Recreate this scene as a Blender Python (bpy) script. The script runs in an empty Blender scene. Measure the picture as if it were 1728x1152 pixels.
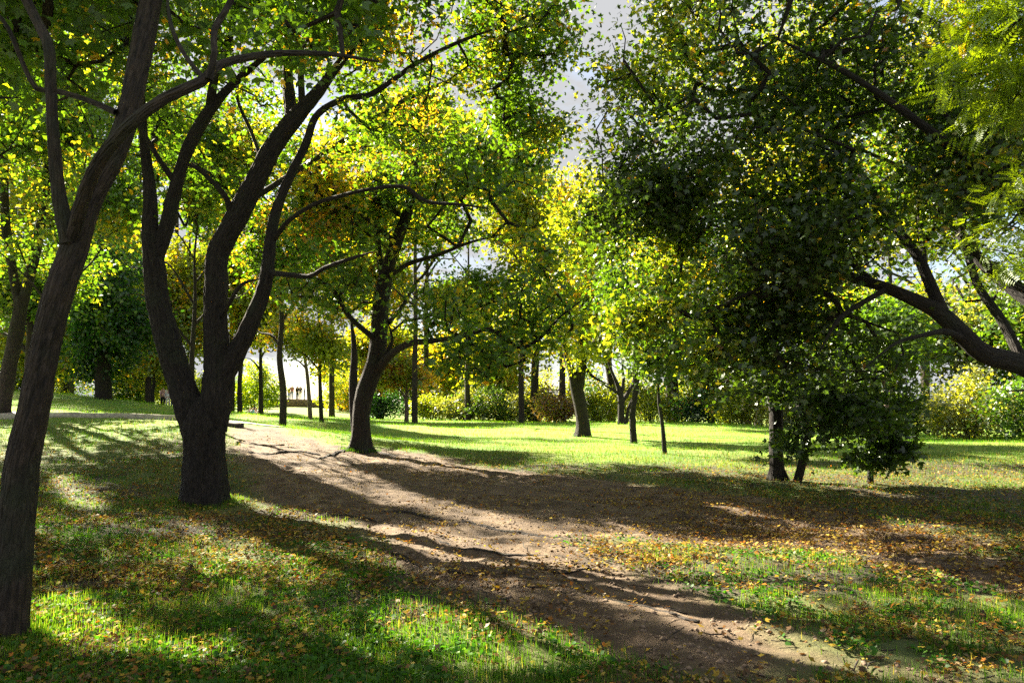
import bpy, math, random
import numpy as np
from mathutils import Vector, Matrix

# ------------------------------------------------------------------ camera, sky, sun, exposure
SC = bpy.context.scene
COL = SC.collection
F = 1200.0            # focal length in pixels of the 1728 px wide photograph
CX, CY, HOR = 864.0, 576.0, 682.0
CAMH = 1.6
PITCH = math.atan((HOR - CY) / F)
cam_d = bpy.data.cameras.new("camera")
cam = bpy.data.objects.new("camera", cam_d)
COL.objects.link(cam)
cam.location = (0, 0, CAMH)
cam.rotation_euler = (math.pi / 2 + PITCH, 0, 0)
cam_d.sensor_width = 36.0
cam_d.lens = 36.0 * F / 1728.0
cam_d.clip_start = 0.05
cam_d.clip_end = 2000
SC.camera = cam

SUN_EL = math.radians(34)
SUN_AZ = math.radians(-43)      # measured from +Y towards +X
tosun = Vector((math.sin(SUN_AZ) * math.cos(SUN_EL), math.cos(SUN_AZ) * math.cos(SUN_EL), math.sin(SUN_EL)))
sd = bpy.data.lights.new("sun", 'SUN')
sd.energy = 5.0
sd.angle = math.radians(0.5)
sd.color = (1.0, 0.89, 0.70)
sun = bpy.data.objects.new("sun", sd)
COL.objects.link(sun)
sun.rotation_euler = (-tosun).to_track_quat('-Z', 'Y').to_euler()

w = bpy.data.worlds.new("World")
SC.world = w
w.use_nodes = True
nt = w.node_tree
nt.nodes.clear()
out = nt.nodes.new("ShaderNodeOutputWorld")
bg = nt.nodes.new("ShaderNodeBackground")
bg.inputs["Strength"].default_value = 0.05
sky = nt.nodes.new("ShaderNodeTexSky")
sky.sky_type = 'NISHITA'
sky.sun_disc = False
sky.sun_elevation = SUN_EL
sky.sun_rotation = SUN_AZ
sky.dust_density = 0.6
tc = nt.nodes.new("ShaderNodeTexCoord")
mp = nt.nodes.new("ShaderNodeMapping")
mp.inputs["Scale"].default_value = (1.0, 1.0, 2.4)
nz = nt.nodes.new("ShaderNodeTexNoise")
nz.inputs["Scale"].default_value = 2.3
nz.inputs["Detail"].default_value = 7.0
nz.inputs["Roughness"].default_value = 0.62
cr = nt.nodes.new("ShaderNodeValToRGB")
cr.color_ramp.elements[0].position = 0.30
cr.color_ramp.elements[0].color = (0, 0, 0, 1)
cr.color_ramp.elements[1].position = 0.50
cr.color_ramp.elements[1].color = (1, 1, 1, 1)
mx = nt.nodes.new("ShaderNodeMix")
mx.data_type = 'RGBA'
mx.inputs["B"].default_value = (1.95, 1.97, 2.02, 1)      # cloud veil
nt.links.new(tc.outputs["Generated"], mp.inputs["Vector"])
nt.links.new(mp.outputs["Vector"], nz.inputs["Vector"])
nt.links.new(nz.outputs["Fac"], cr.inputs["Fac"])
nt.links.new(cr.outputs["Color"], mx.inputs["Factor"])
nt.links.new(sky.outputs["Color"], mx.inputs["A"])
nt.links.new(mx.outputs["Result"], bg.inputs["Color"])
nt.links.new(bg.outputs["Background"], out.inputs["Surface"])

SC.view_settings.view_transform = 'Standard'
SC.view_settings.look = 'None'
SC.view_settings.exposure = 2.8
SC.view_settings.gamma = 1.0
SC.render.engine = 'CYCLES'
cy = SC.cycles
cy.max_bounces = 7
cy.diffuse_bounces = 4
cy.glossy_bounces = 1
cy.transmission_bounces = 5
cy.transparent_max_bounces = 4
cy.use_denoising = False
try:
    cy.denoiser = 'OPENIMAGEDENOISE'
    cy.denoising_prefilter = 'ACCURATE'
except Exception:
    pass
cy.use_adaptive_sampling = True
cy.adaptive_threshold = 0.02

# ------------------------------------------------------------------ helpers
RNG = np.random.default_rng(7)
random.seed(7)
CP, SP = math.cos(PITCH), math.sin(PITCH)


def P(px, py, D):
    """world point at depth D (along +Y) seen at pixel px, py of the photograph"""
    a = (px - CX) / F
    b = (CY - py) / F
    dx, dy, dz = a, CP - b * SP, SP + b * CP
    s = D / dy
    return np.array((dx * s, D, CAMH + dz * s))


def proj(p):
    """world points (n,3) -> px, py, depth"""
    x, y, z = p[..., 0], p[..., 1], p[..., 2] - CAMH
    d = y * CP + z * SP
    u = -y * SP + z * CP
    d = np.where(np.abs(d) < 1e-3, 1e-3, d)
    return CX + F * x / d, CY - F * u / d, d


def _h(ix, iy, iz, seed):
    n = (ix.astype(np.int64) * 374761393 + iy.astype(np.int64) * 668265263 + iz.astype(np.int64) * 2147483647 + seed * 1274126177) & 0xffffffff
    n = ((n ^ (n >> 13)) * 1274126177) & 0xffffffff
    n = (n ^ (n >> 16)) & 0xffffffff
    return n / 4294967295.0


def vnoise(p, seed=0):
    p = np.asarray(p, float)
    i = np.floor(p)
    f = p - i
    f = f * f * (3 - 2 * f)
    i = i.astype(np.int64)
    r = 0
    for dx in (0, 1):
        for dy in (0, 1):
            for dz in (0, 1):
                wgt = (f[:, 0] if dx else 1 - f[:, 0]) * (f[:, 1] if dy else 1 - f[:, 1]) * (f[:, 2] if dz else 1 - f[:, 2])
                r = r + wgt * _h(i[:, 0] + dx, i[:, 1] + dy, i[:, 2] + dz, seed)
    return r


def fbm(p, oct=4, seed=0):
    a, s, r = 0.5, 1.0, 0
    p = np.asarray(p, float)
    for k in range(oct):
        r = r + a * vnoise(p * s, seed + k)
        a *= 0.5
        s *= 2.03
    return r / (1 - 0.5 ** oct)


def fbm2(x, y, oct=4, seed=0):
    return fbm(np.stack([x, y, np.zeros_like(x)], 1), oct, seed)


# terrain: thin plate spline through sightings of the ground (px, py, depth)
CTRL = [(-200, 1000, 6), (0, 1085, 4.9), (0, 860, 9), (100, 765, 17), (-150, 760, 17), (345, 848, 11.6), (220, 790, 14.5), (200, 712, 24), (0, 712, 24), (-200, 712, 24),
        (290, 714, 24), (395, 724, 24), (200, 703, 27), (0, 703, 27), (420, 712, 28), (477, 722, 30), (543, 713, 40), (523, 708, 44),
        (607, 762, 20), (440, 770, 17), (500, 790, 15.5), (540, 728, 26), (90, 680, 36), (90, 662, 42), (180, 674, 40), (258, 684, 48), (284, 689, 60), (-150, 660, 42),
        (427, 703, 72), (490, 703, 62), (490, 684, 90), (580, 690, 90), (430, 690, 90), (300, 680, 100),
        (700, 742, 30), (864, 740, 31), (700, 713, 60), (864, 713, 60), (1000, 713, 60), (983, 737, 33), (1070, 748, 28), (1122, 765, 22.5), (1200, 714, 55),
        (1310, 795, 17), (1500, 775, 20), (1728, 745, 31), (1728, 790, 18), (2000, 790, 18), (2000, 745, 31), (1500, 745, 32), (1728, 738, 60), (1300, 722, 60),
        (1000, 800, 16), (1300, 870, 10.5), (1728, 900, 9), (864, 870, 10.2), (600, 900, 8.8), (864, 1000, 6), (1300, 1000, 6), (1728, 1000, 6), (400, 1000, 6.1),
        (2100, 1000, 6), (2100, 870, 10), (864, 1152, 4.1), (300, 1152, 4.1), (1500, 1152, 4.1), (2300, 1152, 4.1), (-300, 1152, 4.1), (700, 705, 100), (1000, 705, 110), (1400, 710, 110)]
_c = np.array([P(*c) for c in CTRL])


def _uv(x, y):
    yy = np.clip(y, 3.0, 130.0)
    return np.clip(x / yy, -1.0, 1.15), np.log(yy) * 0.9


def _tps(r2):
    return np.where(r2 > 1e-12, 0.5 * r2 * np.log(np.maximum(r2, 1e-12)), 0)


_u, _v = _uv(_c[:, 0], _c[:, 1])
_n = len(_u)
_A = np.zeros((_n + 3, _n + 3))
_A[:_n, :_n] = _tps((_u[:, None] - _u) ** 2 + (_v[:, None] - _v) ** 2) + np.eye(_n) * 0.004
_A[:_n, _n] = 1
_A[:_n, _n + 1] = _u
_A[:_n, _n + 2] = _v
_A[_n:, :_n] = _A[:_n, _n:].T
_W = np.linalg.solve(_A, np.concatenate([_c[:, 2], np.zeros(3)]))


def gz0(x, y):
    x = np.atleast_1d(np.asarray(x, float))
    y = np.atleast_1d(np.asarray(y, float))
    res = np.empty(len(x))
    for s in range(0, len(x), 40000):
        u, v = _uv(x[s:s + 40000], y[s:s + 40000])
        K = _tps((u[:, None] - _u) ** 2 + (v[:, None] - _v) ** 2)
        res[s:s + 40000] = K @ _W[:_n] + _W[_n] + _W[_n + 1] * u + _W[_n + 2] * v
    return np.clip(res, -1.0, 4.5)


def ground_at(px, py):
    """ground point under a pixel (march along the ray)"""
    lo = None
    Ds = np.concatenate([np.linspace(2.5, 20, 176), np.linspace(20.2, 130, 300)])
    pts = np.array([P(px, py, d) for d in Ds])
    z = gz0(pts[:, 0], pts[:, 1])
    k = np.argmax(pts[:, 2] < z)
    if pts[k, 2] >= z[k]:
        k = len(Ds) - 1
    return pts[k]


def poly_world(pts):
    return np.array([ground_at(*p)[:2] for p in pts])


def in_poly(x, y, poly):
    c = np.zeros(len(x), bool)
    n = len(poly)
    for i in range(n):
        x1, y1 = poly[i]
        x2, y2 = poly[(i + 1) % n]
        if y1 == y2:
            continue
        t = ((y1 > y) != (y2 > y)) & (x < (x2 - x1) * (y - y1) / (y2 - y1) + x1)
        c ^= t
    return c


def sdist(x, y, poly):
    d = np.full(len(x), 1e9)
    n = len(poly)
    for i in range(n):
        a = poly[i]
        b = poly[(i + 1) % n]
        ab = b - a
        L = max((ab ** 2).sum(), 1e-9)
        t = np.clip(((x - a[0]) * ab[0] + (y - a[1]) * ab[1]) / L, 0, 1)
        d = np.minimum(d, np.hypot(x - a[0] - t * ab[0], y - a[1] - t * ab[1]))
    return np.where(in_poly(x, y, poly), d, -d)


DIRT = [poly_world([(384, 722), (388, 760), (400, 800), (470, 848), (560, 888), (690, 960), (800, 1030), (980, 1090), (1150, 1150), (1760, 1150), (1400, 1078),
                    (1200, 1010), (1060, 962), (960, 915), (1150, 915), (1400, 950), (1700, 990), (1728, 900), (1500, 865), (1250, 838), (1000, 806), (820, 790), (760, 772), (640, 757), (560, 752), (500, 735), (470, 722)])]


def dirt_amt(x, y):
    s = np.full(len(x), -9.0)
    for p in DIRT:
        s = np.maximum(s, sdist(x, y, p))
    px_ = CX + F * x / np.maximum(y, 1)
    s = s + (fbm2(x * 1.1, y * 1.1, 4, 11) - 0.5) * np.clip(y / 9, .35, 1.3) * (1 + np.clip((px_ - 1000) / 250, 0, 1.2)) - np.clip((px_ - 1150) / 600, 0, .5) * (y > 7.5)
    return np.clip(0.5 + s / 0.5, 0, 1)


def gz(x, y, micro=True):
    x = np.atleast_1d(np.asarray(x, float))
    y = np.atleast_1d(np.asarray(y, float))
    z = gz0(x, y)
    z = z + (fbm2(x * 0.55, y * 0.55, 3, 5) - 0.5) * 0.12
    if micro:
        near = np.clip(1.6 - np.hypot(x, y) / 25, 0, 1)
        di = dirt_amt(x, y)
        a_, c_ = x * .45 - y * .9, x * .9 + y * .45           # along and across the path
        r_ = 1 - np.abs(2 * fbm2(a_ * .55 + 3, c_ * 2.3, 4, 201) - 1) * 2
        z = z + near * di * (r_ * .035 + (fbm2(a_ * .9, c_ * 1.6, 4, 202) - .5) * .10)
        z = z + near * ((fbm2(x * 3.1 + y * 1.2, y * 3.1, 4, 21) - 0.5) * 0.075 + (fbm2(x * 11, y * 11, 2, 31) - 0.5) * 0.022)
    return z


def mesh_from(name, V, faces_idx, face_sizes, mat, parent=None, smooth=False, cols=None, extra=None):
    me = bpy.data.meshes.new(name)
    V = np.asarray(V, np.float32)
    me.vertices.add(len(V))
    me.vertices.foreach_set("co", V.ravel())
    fi = np.asarray(faces_idx, np.int32).ravel()
    fs = np.asarray(face_sizes, np.int32)
    me.loops.add(len(fi))
    me.loops.foreach_set("vertex_index", fi)
    me.polygons.add(len(fs))
    st = np.zeros(len(fs), np.int32)
    st[1:] = np.cumsum(fs)[:-1]
    me.polygons.foreach_set("loop_start", st)
    try:
        me.polygons.foreach_set("loop_total", fs)
    except Exception:
        pass
    me.update(calc_edges=True)
    if smooth:
        me.polygons.foreach_set("use_smooth", np.ones(len(fs), bool))
    if cols is not None:
        a = me.attributes.new("tint", 'FLOAT_COLOR', 'FACE')
        c = np.ones((len(fs), 4), np.float32)
        c[:, :3] = cols
        a.data.foreach_set("color", c.ravel())
    if extra:
        for k, v in extra.items():
            v = np.asarray(v, np.float32)
            if v.ndim == 1:
                a = me.attributes.new(k, 'FLOAT', 'POINT')
                a.data.foreach_set("value", v)
            else:
                a = me.attributes.new(k, 'FLOAT_VECTOR', 'POINT')
                a.data.foreach_set("vector", v.ravel())
    if mat:
        me.materials.append(mat)
    o = bpy.data.objects.new(name, me)
    COL.objects.link(o)
    if parent is not None:
        o.parent = parent
    return o


def thing(name, label, cat, loc=(0, 0, 0), group=None):
    o = bpy.data.objects.new(name, None)
    COL.objects.link(o)
    o.location = loc
    o.empty_display_size = 0.3
    o["label"] = label
    o["category"] = cat
    if group:
        o["group"] = group
    return o


def tag(o, label=None, cat=None, group=None, kind=None):
    if label:
        o["label"] = label
    if cat:
        o["category"] = cat
    if group:
        o["group"] = group
    if kind:
        o["kind"] = kind
    return o


# ------------------------------------------------------------------ materials
def newmat(name):
    m = bpy.data.materials.new(name)
    m.use_nodes = True
    m.node_tree.nodes.clear()
    return m, m.node_tree


def N(t, ty, **kw):
    n = t.nodes.new(ty)
    for k, v in kw.items():
        if k in n.inputs:
            n.inputs[k].default_value = v
        else:
            setattr(n, k, v)
    return n


def leaf_material(name, trans=0.55, tmul=(2.3, 1.95, 0.42), gloss=0.06):
    m, t = newmat(name)
    o = N(t, "ShaderNodeOutputMaterial")
    at = N(t, "ShaderNodeAttribute", attribute_name="tint")
    d = N(t, "ShaderNodeBsdfDiffuse")
    tr = N(t, "ShaderNodeBsdfTranslucent")
    mul = N(t, "ShaderNodeVectorMath", operation='MULTIPLY')
    mul.inputs[1].default_value = tmul
    m1 = N(t, "ShaderNodeMixShader")
    m1.inputs[0].default_value = trans
    g = N(t, "ShaderNodeBsdfGlossy", Roughness=0.42)
    g.inputs["Color"].default_value = (0.8, 0.85, 0.8, 1)
    m2 = N(t, "ShaderNodeMixShader")
    m2.inputs[0].default_value = gloss
    L = t.links.new
    L(at.outputs["Color"], d.inputs["Color"])
    L(at.outputs["Vector"], mul.inputs[0])
    L(mul.outputs[0], tr.inputs["Color"])
    L(d.outputs[0], m1.inputs[1])
    L(tr.outputs[0], m1.inputs[2])
    L(m1.outputs[0], m2.inputs[1])
    L(g.outputs[0], m2.inputs[2])
    L(m2.outputs[0], o.inputs["Surface"])
    return m


LEAF = leaf_material("leaf")
GRASS = leaf_material("grass_blade", 0.45, (1.8, 1.9, 0.4), 0.015)
LITTER = leaf_material("dry_leaf", 0.25, (1.4, 1.2, 0.5), 0.01)


def bark_material(name, c1, c2, c3, scale=1.0):
    m, t = newmat(name)
    L = t.links.new
    o = N(t, "ShaderNodeOutputMaterial")
    b = N(t, "ShaderNodeBsdfPrincipled", Roughness=0.9)
    at = N(t, "ShaderNodeAttribute", attribute_name="barkco")
    mp = N(t, "ShaderNodeMapping")
    mp.inputs["Scale"].default_value = (34 * scale, 34 * scale, 5.0 * scale)
    n1 = N(t, "ShaderNodeTexNoise", Scale=1.0, Detail=6.0, Roughness=0.65, Distortion=0.6)
    vo = N(t, "ShaderNodeTexVoronoi", Scale=1.4)
    vo.feature = 'DISTANCE_TO_EDGE'
    n2 = N(t, "ShaderNodeTexNoise", Scale=2.2, Detail=4.0)
    r = N(t, "ShaderNodeValToRGB")
    r.color_ramp.elements[0].position = 0.33
    r.color_ramp.elements[0].color = (*c1, 1)
    r.color_ramp.elements[1].position = 0.68
    r.color_ramp.elements[1].color = (*c2, 1)
    mxr = N(t, "ShaderNodeMix", data_type='RGBA')
    mxr.inputs["B"].default_value = (*c3, 1)
    r2 = N(t, "ShaderNodeValToRGB")
    r2.color_ramp.elements[0].position = 0.52
    r2.color_ramp.elements[1].position = 0.68
    add = N(t, "ShaderNodeMath", operation='MULTIPLY_ADD')
    add.inputs[1].default_value = 1.3
    bp = N(t, "ShaderNodeBump", Strength=1.0, Distance=0.08)
    L(at.outputs["Vector"], mp.inputs["Vector"])
    L(mp.outputs[0], n1.inputs["Vector"])
    L(mp.outputs[0], vo.inputs["Vector"])
    L(at.outputs["Vector"], n2.inputs["Vector"])
    L(n1.outputs["Fac"], r.inputs["Fac"])
    L(r.outputs["Color"], mxr.inputs["A"])
    L(n2.outputs["Fac"], r2.inputs["Fac"])
    L(r2.outputs["Color"], mxr.inputs["Factor"])
    L(mxr.outputs["Result"], b.inputs["Base Color"])
    L(vo.outputs["Distance"], add.inputs[0])
    L(n1.outputs["Fac"], add.inputs[2])
    L(add.outputs[0], bp.inputs["Height"])
    L(bp.outputs[0], b.inputs["Normal"])
    L(b.outputs[0], o.inputs["Surface"])
    return m


BARK = bark_material("bark_dark", (0.005, 0.004, 0.0035), (0.05, 0.038, 0.03), (0.028, 0.031, 0.018))
BARK2 = bark_material("bark_grey_brown", (0.004, 0.0033, 0.0025), (0.085, 0.060, 0.042), (0.036, 0.040, 0.02), 0.9)
BARK3 = bark_material("bark_pale", (0.08, 0.055, 0.045), (0.26, 0.18, 0.14), (0.2, 0.15, 0.1))


def simple(name, col, rough=0.85, var=0.25, scale=8.0, bump=0.0):
    m, t = newmat(name)
    L = t.links.new
    o = N(t, "ShaderNodeOutputMaterial")
    b = N(t, "ShaderNodeBsdfPrincipled", Roughness=rough)
    tc = N(t, "ShaderNodeTexCoord")
    n1 = N(t, "ShaderNodeTexNoise", Scale=scale, Detail=5.0)
    r = N(t, "ShaderNodeValToRGB")
    r.color_ramp.elements[0].position = 0.3
    r.color_ramp.elements[0].color = (*[c * (1 - var) for c in col], 1)
    r.color_ramp.elements[1].position = 0.7
    r.color_ramp.elements[1].color = (*[min(1, c * (1 + var)) for c in col], 1)
    L(tc.outputs["Object"], n1.inputs["Vector"])
    L(n1.outputs["Fac"], r.inputs["Fac"])
    L(r.outputs["Color"], b.inputs["Base Color"])
    if bump:
        bp = N(t, "ShaderNodeBump", Strength=0.8, Distance=bump)
        L(n1.outputs["Fac"], bp.inputs["Height"])
        L(bp.outputs[0], b.inputs["Normal"])
    L(b.outputs[0], o.inputs["Surface"])
    return m


def ground_material():
    m, t = newmat("ground_soil_grass")
    L = t.links.new
    o = N(t, "ShaderNodeOutputMaterial")
    b = N(t, "ShaderNodeBsdfPrincipled", Roughness=0.95)
    geo = N(t, "ShaderNodeNewGeometry")
    da = N(t, "ShaderNodeAttribute", attribute_name="dirt")
    la = N(t, "ShaderNodeAttribute", attribute_name="lawn")

    def noise(s, d=6.0, r=0.6, dist=0.0):
        n = N(t, "ShaderNodeTexNoise", Scale=s, Detail=d, Roughness=r, Distortion=dist)
        L(geo.outputs["Position"], n.inputs["Vector"])
        return n

    def ramp(src, els):
        r = N(t, "ShaderNodeValToRGB")
        while len(r.color_ramp.elements) < len(els):
            r.color_ramp.elements.new(0.5)
        for e, (p, c) in zip(r.color_ramp.elements, els):
            e.position = p
            e.color = (*c, 1)
        L(src, r.inputs["Fac"])
        return r
    nd = noise(2.2, 10.0, 0.72)
    dirt = ramp(nd.outputs["Fac"], [(0.3, (0.038, 0.023, 0.012)), (0.5, (0.10, 0.064, 0.034)), (0.68, (0.21, 0.150, 0.088))])
    ns = noise(26.0, 6.0, 0.7)
    soil = ramp(ns.outputs["Fac"], [(0.32, (0.02, 0.017, 0.009)), (0.52, (0.05, 0.042, 0.02)), (0.7, (0.10, 0.08, 0.03))])
    nl = noise(7.0, 10.0, 0.8)
    lawn = ramp(nl.outputs["Fac"], [(0.3, (0.07, 0.14, 0.010)), (0.5, (0.15, 0.25, 0.022)), (0.72, (0.33, 0.36, 0.07))])
    np2 = noise(0.35, 5.0, 0.6)
    warm = ramp(np2.outputs["Fac"], [(0.42, (0.75, 0.9, 0.8)), (0.6, (1.35, 1.1, 1.0))])
    mulw = N(t, "ShaderNodeMix", data_type='RGBA', blend_type='MULTIPLY')
    mulw.inputs["Factor"].default_value = 1.0
    L(lawn.outputs["Color"], mulw.inputs["A"])
    L(warm.outputs["Color"], mulw.inputs["B"])
    m1 = N(t, "ShaderNodeMix", data_type='RGBA')
    L(la.outputs["Fac"], m1.inputs["Factor"])
    L(soil.outputs["Color"], m1.inputs["A"])
    L(mulw.outputs["Result"], m1.inputs["B"])
    m2 = N(t, "ShaderNodeMix", data_type='RGBA')
    L(da.outputs["Fac"], m2.inputs["Factor"])
    L(m1.outputs["Result"], m2.inputs["A"])
    L(dirt.outputs["Color"], m2.inputs["B"])
    L(m2.outputs["Result"], b.inputs["Base Color"])
    bp = N(t, "ShaderNodeBump", Strength=0.9, Distance=0.02)
    nb = noise(38.0, 8.0, 0.7)
    L(nb.outputs["Fac"], bp.inputs["Height"])
    bp2 = N(t, "ShaderNodeBump", Strength=0.7, Distance=0.06)
    L(nd.outputs["Fac"], bp2.inputs["Height"])
    L(bp.outputs[0], bp2.inputs["Normal"])
    L(bp2.outputs[0], b.inputs["Normal"])
    L(b.outputs[0], o.inputs["Surface"])
    return m


GROUND = ground_material()
STONE = simple("kerb_stone", (0.42, 0.38, 0.32), 0.9, 0.35, 6, 0.01)
PAVE = simple("pale_paving", (0.34, 0.28, 0.27), 0.9, 0.2, 3, 0.005)
WALLM = simple("terrace_wall_stone", (0.22, 0.15, 0.13), 0.9, 0.35, 2.5, 0.03)

# ------------------------------------------------------------------ ground sheet and dirt path


def axis(lo, hi, core_lo, core_hi, step, grow):
    c = list(np.arange(core_lo, core_hi, step))
    s = step
    p = core_hi
    up = []
    while p < hi:
        up.append(p)
        s *= grow
        p += s
    up.append(hi)
    s = step
    p = core_lo - step
    dn = []
    while p > lo:
        dn.append(p)
        s *= grow
        p -= s
    dn.append(lo)
    return np.array(dn[::-1] + c + up)


xs = axis(-420, 420, -9, 9, 0.07, 1.035)
ys = axis(-60, 700, 3.0, 16, 0.07, 1.03)
X, Y = np.meshgrid(xs, ys)
gx, gy = X.ravel(), Y.ravel()
gzv = gz(gx, gy)
dirt = dirt_amt(gx, gy)
cpx, cpy, cd = proj(np.stack([gx, gy, gzv], 1))
# mown lawn (dense green) further away; leaf strewn bare soil between tufts nearer the camera
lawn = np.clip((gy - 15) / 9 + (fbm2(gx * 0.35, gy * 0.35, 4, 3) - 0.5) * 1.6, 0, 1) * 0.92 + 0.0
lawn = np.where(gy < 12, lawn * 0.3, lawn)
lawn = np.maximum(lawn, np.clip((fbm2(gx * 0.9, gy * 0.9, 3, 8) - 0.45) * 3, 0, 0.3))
gzv = gzv - dirt * 0.03 * np.clip(2 - gy / 20, 0, 1)
nx, ny = len(xs), len(ys)
ii = (np.arange(ny - 1)[:, None] * nx + np.arange(nx - 1)[None, :]).ravel()
quads = np.stack([ii, ii + 1, ii + nx + 1, ii + nx], 1)
dm = dirt[quads].mean(1) > 0.5
V = np.stack([gx, gy, gzv], 1)


def submesh(name, q):
    used, inv = np.unique(q.ravel(), return_inverse=True)
    return mesh_from(name, V[used], inv, np.full(len(q), 4), GROUND, smooth=True, extra={"dirt": dirt[used], "lawn": lawn[used]})


tag(submesh("ground", quads[~dm]), kind="structure")
tag(submesh("dirt_path", quads[dm]), kind="structure")

# ------------------------------------------------------------------ sunlit ground zones: leaves on the way to the sun are left out there
tan_el = math.tan(SUN_EL)
sh = np.array([-tosun.x, -tosun.y]) / math.hypot(tosun.x, tosun.y)
LIT_PX = [
    [(640, 712), (1250, 716), (1300, 728), (1200, 738), (1000, 742), (780, 738), (640, 722)],
    [(388, 832), (470, 850), (640, 885), (760, 900), (1000, 945), (1100, 985), (980, 975), (860, 950), (640, 915), (500, 885), (395, 845)],
    [(700, 1015), (820, 1035), (960, 1080), (1180, 1150), (880, 1150), (640, 1090)],
    [(50, 955), (130, 1010), (260, 1085), (420, 1150), (250, 1150), (110, 1100), (45, 1040)],
    [(1370, 806), (1500, 800), (1728, 838), (1728, 855), (1480, 838)],
    [(1540, 745), (1728, 752), (1728, 776), (1600, 765)],
    [(120, 722), (180, 718), (300, 770), (255, 765)], [(190, 715), (230, 715), (300, 745), (300, 752)],
    [(70, 800), (110, 800), (175, 860), (130, 860)], [(80, 745), (140, 750), (210, 790), (150, 785)],
    [(1050, 772), (1120, 775), (1290, 803), (1200, 803)], [(650, 757), (700, 760), (770, 778), (720, 776)],
    [(400, 690), (620, 690), (620, 712), (400, 709)], [(1160, 845), (1250, 860), (1320, 872), (1240, 870)],
    [(280, 885), (330, 890), (400, 935), (340, 925)], [(1500, 880), (1640, 890), (1640, 900), (1530, 897)], [(1020, 815), (1110, 818), (1110, 826)],
    [(860, 755), (1000, 752), (1000, 760)], [(1150, 738), (1300, 742), (1300, 752), (1180, 748)],
]
LIT = [poly_world(p) for p in LIT_PX]
SOFT = [poly_world(p) for p in [[(930, 940), (1080, 985), (1280, 1050), (1600, 1150), (1350, 1150), (1180, 1080), (980, 990)],
                                [(420, 735), (560, 770), (700, 830), (900, 880), (860, 895), (640, 850), (430, 770)]]]


def keep_sun(p, prob=0.985):
    """mask of leaves that do not fall in the way of a sunlit patch"""
    zg = gz0(p[:, 0], p[:, 1]) * 0
    h = p[:, 2]
    g = p[:, :2] + sh * (h / tan_el)[:, None]
    for _ in range(2):
        zg = gz0(g[:, 0], g[:, 1])
        g = p[:, :2] + sh * ((h - zg) / tan_el)[:, None]
    wob = (fbm2(g[:, 0] * 1.5, g[:, 1] * 1.5, 3, 77) - 0.5) * 0.7
    m = np.zeros(len(p), bool)
    for L_ in LIT:
        lo, hi = L_.min(0) - 0.5, L_.max(0) + 0.5
        c = (g[:, 0] > lo[0]) & (g[:, 0] < hi[0]) & (g[:, 1] > lo[1]) & (g[:, 1] < hi[1])
        if c.any():
            idx = np.where(c)[0]
            s = sdist(g[idx, 0], g[idx, 1], L_) + wob[idx]
            m[idx[s > 0]] = True
    ms = np.zeros(len(p), bool)
    for L_ in SOFT:
        ms |= in_poly(g[:, 0], g[:, 1], L_)
    r_ = RNG.random(len(p))
    return ~((m & (r_ < prob)) | (ms & (r_ < prob - .06)))


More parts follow.
